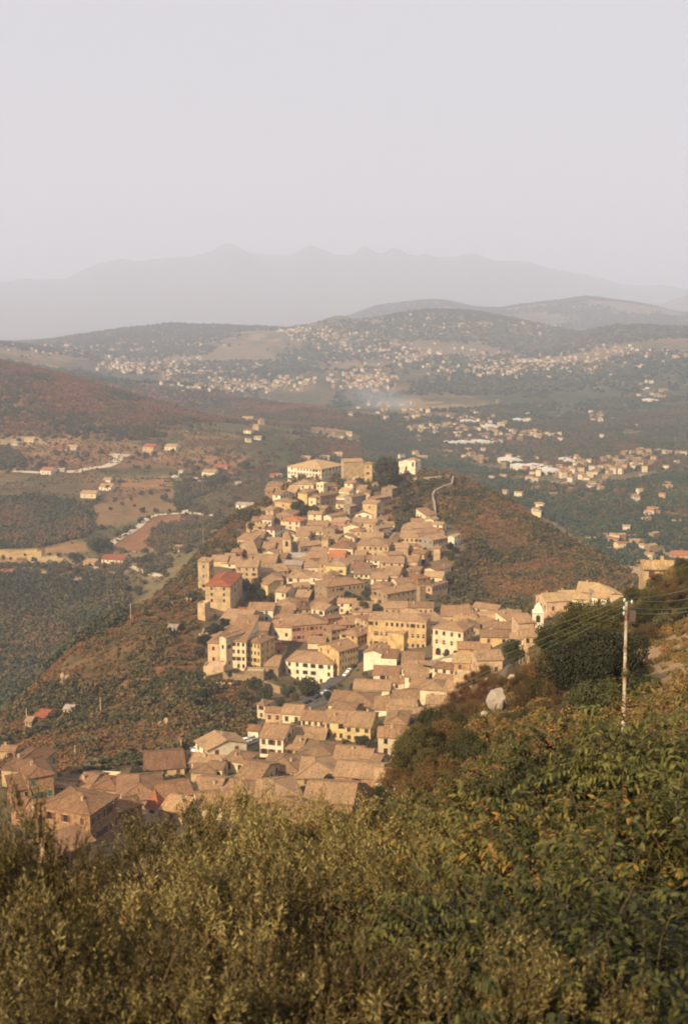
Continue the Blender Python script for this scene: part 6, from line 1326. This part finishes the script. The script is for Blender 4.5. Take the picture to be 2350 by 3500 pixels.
def olive_wood(seed, p, sd, SL, mat, hz=2.6):
    rn = random.Random(seed); mb = MB(); base = Vector((0, 0, -hz)); fork = Vector((rn.uniform(-.2, .2), rn.uniform(-.2, .2), -1.2)); mb.tube([base, base.lerp(fork, .5) + Vector((.1, 0, 0)), fork], [.2, .15, .13], 9)
    for q in range(9):
        a = q * .7 + rn.random(); e = Vector((math.cos(a) * .75, math.sin(a) * .75, rn.uniform(-.3, .6))); m = fork.lerp(e, .5) + Vector((rn.uniform(-.15, .15), rn.uniform(-.15, .15), .15)); mb.tube([fork, m, e], [.06, .025, .008], 6)
        for _ in range(5):
            e2 = e.lerp(m, rn.random() * .7); d = Vector((rn.gauss(0, 1), rn.gauss(0, 1), abs(rn.gauss(.8, .5)))).normalized() * rn.uniform(.25, .55); mb.tube([e2, e2 + d * .5 + Vector((0, 0, .05)), e2 + d], [.009, .006, .003], 4)
    for i in range(0, len(p), 5):
        a = Vector(p[i]); b = a + Vector(sd[i]) * SL[i] * .9; mb.tube([a - Vector(sd[i]) * .15, b], [.006, .003], 3)
    me = bpy.data.meshes.new('branches'); me.from_pydata(mb.V, [], mb.F); me.materials.append(mat); me.update(); return me
M_OBARK = plain('olive_bark', (.13,.09,.06), .95, .1, var=.35, sc=9)
OLV = []
for s in range(4): me, p_, sd_, SL_ = olive_foliage(900 + s); OLV.append((me, olive_wood(s, p_, sd_, SL_, M_OBARK)))
def olive(sx, sy, d, s, label, v=None, sq=1.0, rz=None):
    """top of the crown at a photo pixel"""
    R = 1.6 * s; c = PT(sx, sy, d) - Vector((0, 0, R * sq * .86)); z = float(T(c.x, c.y)); root = empty('olive_tree', Vector((c.x, c.y, z)))
    f, w = OLV[v if v is not None else random.randrange(4)]; a = rz if rz is not None else random.uniform(0, 6.28)
    for nm, me in (('foliage', f), ('branches', w)):
        o = link(bpy.data.objects.new(nm, me), root); o.location = (0, 0, c.z - z); o.scale = (s, s, s * sq); o.rotation_euler = (0, 0, a)
    if c.z - z > 2.2 * s: mb = MB(); mb.tube([(0, 0, -.5), (0, 0, (c.z - z) - 2.2 * s)], [.26 * s, .2 * s], 9); mb.build('trunk', [M_OBARK], root)
    tag(root, label, 'olive tree'); return root
OL = [(20,2740,8.5,.5,'tall pale olive tree at the left edge of the foreground',1.6),(-80,3000,7.2,.6,'olive sprays at the lower left edge',1.3),(200,3110,9.5,.8,'olive tree filling the hollow left of centre',1.0),(430,2960,14,.9,'olive tree before the brick houses',1.0),(650,2780,15.5,.95,'olive tree with golden tips beside the turret',1.0),
      (830,2725,18,.95,'tallest olive crown of the back row, below the lower town',1.0),(1020,2825,16,1.0,'olive crown right of the tallest back-row one',1.0),(1190,2795,17,1.1,'olive crown before the brick-walled roofs',1.0),(1380,2745,17,1.1,'olive crown at the right end of the back row',1.0),(1530,2800,15,1.0,'olive tree meeting the brown bushes',1.0),
      (560,2990,11,1.0,'olive tree in the left middle of the foreground',1.0),(860,2900,11.5,1.0,'olive tree in the centre of the foreground',1.0),(1150,2880,11.5,1.0,'olive tree right of the centre one',1.0),(1430,2860,11.5,1.0,'pale olive tree beside the broad-leaved trees',1.0),(300,3120,8,.9,'olive tree low at the left',1.0),(640,3170,8,.9,'olive tree at the lower left of centre',1.0),
      (960,3120,8.2,.95,'olive tree low in the centre',1.0),(1260,3080,8.5,.95,'dark-hearted olive tree low right of centre',1.0),(100,3350,6,.7,'nearest olive at the bottom left corner',1.0),(500,3330,6.2,.75,'near olive sprays at the bottom left',1.0),(880,3380,6,.7,'near olive sprays at the bottom centre',1.0),(1230,3330,6.3,.72,'near olive sprays right of the bottom centre',1.0),(1640,3280,6.2,.7,'yellowish olive sprays at the bottom right of centre',1.0),(1950,3420,6.0,.6,'low olive sprays at the bottom right',1.0)]
for i, (a, b, d, s, lab, sq) in enumerate(OL): olive(a, b, d, s, lab, i % 4, sq)
def broad_foliage(seed, nsh=760, npl=18, L=.105, W=.038):
    rg_ = np.random.default_rng(seed); p, d = crown_points(rg_, 22, nsh, flat=.9, lump=.36, shell=.35); p *= 1.8; out = nrm(p)
    sd = nrm(out * .9 + np.array([0, 0, .25]) + rg_.normal(size=(nsh, 3)) * .4); SL = rg_.uniform(.3, .65, nsh); i = np.repeat(np.arange(nsh), npl); f = np.tile(np.linspace(.05, 1, npl), nsh)
    q = p[i] + sd[i] * (SL[i] * f)[:, None] - np.array([0, 0, 1]) * (SL[i] * f ** 2 * .35)[:, None]
    side = nrm(np.cross(sd[i], np.array([0, 0, 1.0]))) * np.where(np.tile(np.arange(npl) % 2, nsh), 1, -1)[:, None]
    A = nrm(side * .8 + sd[i] * .5 - np.array([0, 0, 1]) * rg_.uniform(.3, 1.3, (len(i), 1)) + rg_.normal(size=(len(i), 3)) * .22)
    N = nrm(np.array([0, 0, 1.0]) + out[i] * .6 + rg_.normal(size=(len(i), 3)) * .35); N = nrm(N - (N * A).sum(1)[:, None] * A); l = L * rg_.uniform(.55, 1.2, len(i))
    me = quads_mesh('foliage', hex_leaves(rg_, q, A, N, l, l * W / L), 6); me.materials.append(M_BROAD); return me, p, sd, SL
BRD = []
for s in range(3): me, p_, sd_, SL_ = broad_foliage(950 + s); BRD.append((me, olive_wood(40 + s, p_, sd_, SL_, M_BARK)))
def broad(sx, sy, d, s, label, v, sq=1.0):
    R = 1.8 * s; c = PT(sx, sy, d) - Vector((0, 0, R * sq * .9)); z = float(T(c.x, c.y)); root = empty('broadleaf_tree', Vector((c.x, c.y, z)))
    a = random.uniform(0, 6.28)
    for nm, me in zip(('foliage', 'branches'), BRD[v]):
        o = link(bpy.data.objects.new(nm, me), root); o.location = (0, 0, c.z - z); o.scale = (s, s, s * sq); o.rotation_euler = (0, 0, a)
    if c.z - z > 2.2 * s: mb = MB(); mb.tube([(0, 0, -.5), (0, 0, (c.z - z) - 2.2 * s)], [.22 * s, .18 * s], 9); mb.build('trunk', [M_BARK], root)
    tag(root, label, 'broadleaf tree')
BL = [(1720,2590,15,.8,'leafy tree at the left end of the broad-leaved row'),(1900,2470,15,.9,'leafy tree with feathery top below the dark evergreens'),(2120,2480,15,.95,'leafy tree around the foot of the utility pole'),(2330,2360,14,.95,'yellowing leafy tree at the right edge below the rocks'),(1780,2790,11,.85,'dark leafy tree behind the central leaves'),(2040,2720,10.5,.95,'leafy tree in the middle of the right foreground'),(2300,2640,10.5,.95,'leafy tree at the right edge, mid height'),
      (1740,3000,8,.72,'leafy branches with yellow spots right of the olives'),(2020,2960,7.8,.8,'big-leaved branches in the right foreground'),(2300,2930,7.8,.8,'big-leaved branches at the right edge'),(1880,3200,6.6,.6,'nearest leafy branches at the bottom right'),(2200,3180,6.4,.65,'nearest leafy branches in the bottom right corner'),(1560,3130,8.4,.6,'leafy shoot among the olives'),(1600,2900,11,.7,'leafy tree between the olives and the broad-leaved row')]
for i, (a, b, d, s, lab) in enumerate(BL): broad(a, b, d, s, lab, i % 3)
# ---------------------------------------------------------------- what each unlabelled thing looks like and where it stands
LMK = []
for H in HOUSES:
    if H['label'] and H['P'].y < 960: LMK.append(H)
NICK = {'long cream palace':'the hilltop palace','windowless grey':'the hilltop stone block','white hilltop church':'the white hilltop church','square tan stone bell':'the tan bell tower','white baroque':'the white bell tower','tall stone tower house':'the red-roofed tower house',
 'cream town palace':'the arcaded palace','small white church front':'the little baroque front','short cream turret':'the pyramid-roofed turret','cream house with loggia':'the orange-roofed loggia house','square white two-storey':'the square white house','house with brick-red':'the brick-red house',
 'broad cream house with':'the dark-hipped cream house','large plain sandy':'the big sandy building','low house with a bright orange roof':'the bright orange roof','yellow house with a white cornice':'the yellow corniced house','pink house with three':'the pink house','long stone convent':'the stone convent block',
 'stone terrace building':'the stone terrace building','narrow white house':'the narrow white house','three-storey stone house':'the three-storey stone house','white house with two pairs':'the red-shuttered white house','long three-storey stone':'the long stone palazzo','long ochre-yellow':'the long ochre palazzo',
 'blank ochre':'the blank ochre block','long pinkish':'the long pinkish house','tall cream apartment':'the cliff-edge apartments','big cream building':'the big hip-roofed cream building','bare white gable':'the bare white gable','cream house with a stepped':'the stepped cream house','long low orange':'the long orange house',
 'bright yellow house':'the bright yellow house','white-walled house with big':'the brown-shuttered white house','white shed':'the white shed','orange house end':'the orange house end','big stone house':'the big stone house far left','large brick house':'the large brick house','stone house with green':'the green-shuttered house','rose-red house':'the rose-red house',
 'tall bare sandy':'the tall bare sandy house','long house with grey side':'the long grey-sided house'}
MARKS = []
for H in LMK:
    for k, v in NICK.items():
        if H['label'].startswith(k): MARKS.append((v, H['px'], H['py'] + 10)); break
def direc(dx, dy):
    a = math.degrees(math.atan2(-dy * 1.3, dx)) % 360
    return ['right of', 'above and right of', 'above', 'above and left of', 'left of', 'below and left of', 'below', 'below and right of'][int((a + 22.5) // 45) % 8]
ORD = ['', 'second', 'third', 'fourth', 'fifth', 'sixth', 'seventh', 'eighth', 'ninth', 'tenth', 'eleventh', 'twelfth']
def describe(items, noun):
    """items: (object, px, py, adjective phrase, tail). Gives every one a label of its own"""
    groups = {}
    for o, px, py, adj, tail in items:
        m = min(MARKS, key=lambda q: math.hypot(q[1] - px, (q[2] - py) * 1.5)); d = direc(px - m[1], py - m[2])
        groups.setdefault((adj, tail, d, m[0]), []).append((math.hypot(m[1] - px, m[2] - py), o))
    for (adj, tail, d, m), lst in groups.items():
        lst.sort(key=lambda t: t[0])
        for i, (_, o) in enumerate(lst):
            lab = f"{adj} {noun}{tail} {d} {m}"
            if len(lst) > 1: lab = (f"nearest {lab}" if i == 0 else f"{ORD[i] if i < 12 else 'far'} nearest {lab}")
            o['label'] = ' '.join(lab.split())
items = []
CN_ = dict(cream='cream', white='white', stone='brown stone', tan='sandy', ochre='ochre', yellow='yellow', orange='orange', pink='pale pink', red='red', grey='grey', brown='dark brown', rose='rose', brick='brick')
RN_ = dict(g='gabled', h='hip-roofed', p='gable-fronted', s='lean-to', f='flat-topped', t='')
for H in HOUSES:
    if H['label'] is None:
        size = 'small' if H['w'] < 8 else ('long' if H['w'] > 17 else '')
        items.append((H['o'], H['px'], H['py'] + 5, f"{size} {CN_.get(H['col'], H['col'])} {RN_[H['kind']]}", 'house'))
groups = {}
describe([(o, px, py, a, '') for o, px, py, a, _ in items], 'house')
for H, (o, px, py, a, _) in zip([H for H in HOUSES if H['label'] is None], items): pass
# far individual houses: towards named features of the valley
MARKS_T = list(MARKS)
MARKS = [('the large white factory', 1830, 1600), ('the bright white valley hall', 1680, 1455), ('the lone big white block at the right edge', 2235, 1365), ('the hilltop church', 1390, 1620), ('the hilltop palace', 1100, 1580), ('the ploughed field', 500, 1820), ('the topmost houses at the right', 2250, 1930), ('the factory at the right edge fields', 2150, 1590), ('the long white valley shed', 1570, 1515)]
for F in FARI: F['px'] = float(F['px'])
describe([(F['o'], F['px'], F['py'], f"tiny {F['col']} {F['roof']}-roofed", '') for F in FARI], 'house')
for F in FARI: F['o']['category'] = 'house'; F['o']['group'] = 'small houses out in the valley'
MARKS = MARKS_T + [('the utility pole', 2135, 2300), ('the tall pale boulder', 1698, 2392), ('the big rock face', 2310, 2255), ('the ploughed field', 500, 1820), ('the long white farmhouse', 385, 1925), ('the lone red-roofed house', 140, 2460), ('the pale lane', 380, 1580), ('the car park', 720, 2565), ('the crest rampart', 1520, 1660), ('the white terrace farmhouse', 712, 1620)]
items = []
for root, lab in TREES:
    if lab: continue
    cr = [c for c in root.children if c.name.startswith('crown')][0]; mn = cr.data.materials[0].name
    adj = {'tree_leaves': 'dark olive', 'dark_tree_leaves': 'blackish green', 'shrub_green_leaves': 'yellow green', 'shrub_brown_leaves': 'brownish', 'shrub_rust_leaves': 'rust-coloured'}.get(mn, 'green')
    L3 = root.location + cr.location; px, py = proj(L3.x, L3.y, L3.z); noun = 'bush' if root.name.startswith('bush') else 'tree'
    R = cr.scale[0]; size = 'small round' if R < (2.2 if noun == 'tree' else 1.3) else ('large' if R > (4.2 if noun == 'tree' else 2.0) else '')
    items.append((noun, (root, float(px), float(py), f"{size} {adj}", '')))
for noun in ('tree', 'bush'): describe([i for n_, i in items if n_ == noun], noun)
# labels must be unique and at most 16 words
seen = {}
for o in list(COL.objects):
    if o.parent is None and o.get('label') and o.get('kind') is None:
        seen.setdefault(o['label'], []).append(o)
for lab, lst in seen.items():
    if len(lst) > 1:
        lst.sort(key=lambda o: o.matrix_world.translation.x / max(o.matrix_world.translation.y, 1) if False else o.location.x / max(o.location.y, 1))
        pos = ['leftmost', 'second from left', 'third from left', 'fourth from left', 'fifth from left', 'sixth from left', 'seventh from left']
        for i, o in enumerate(lst): o['label'] = f"{pos[min(i, 6)]} {lab}"
print('duplicates', sum(len(v) > 1 for v in seen.values()), 'longest', max(len(o['label'].split()) for o in COL.objects if o.get('label')))
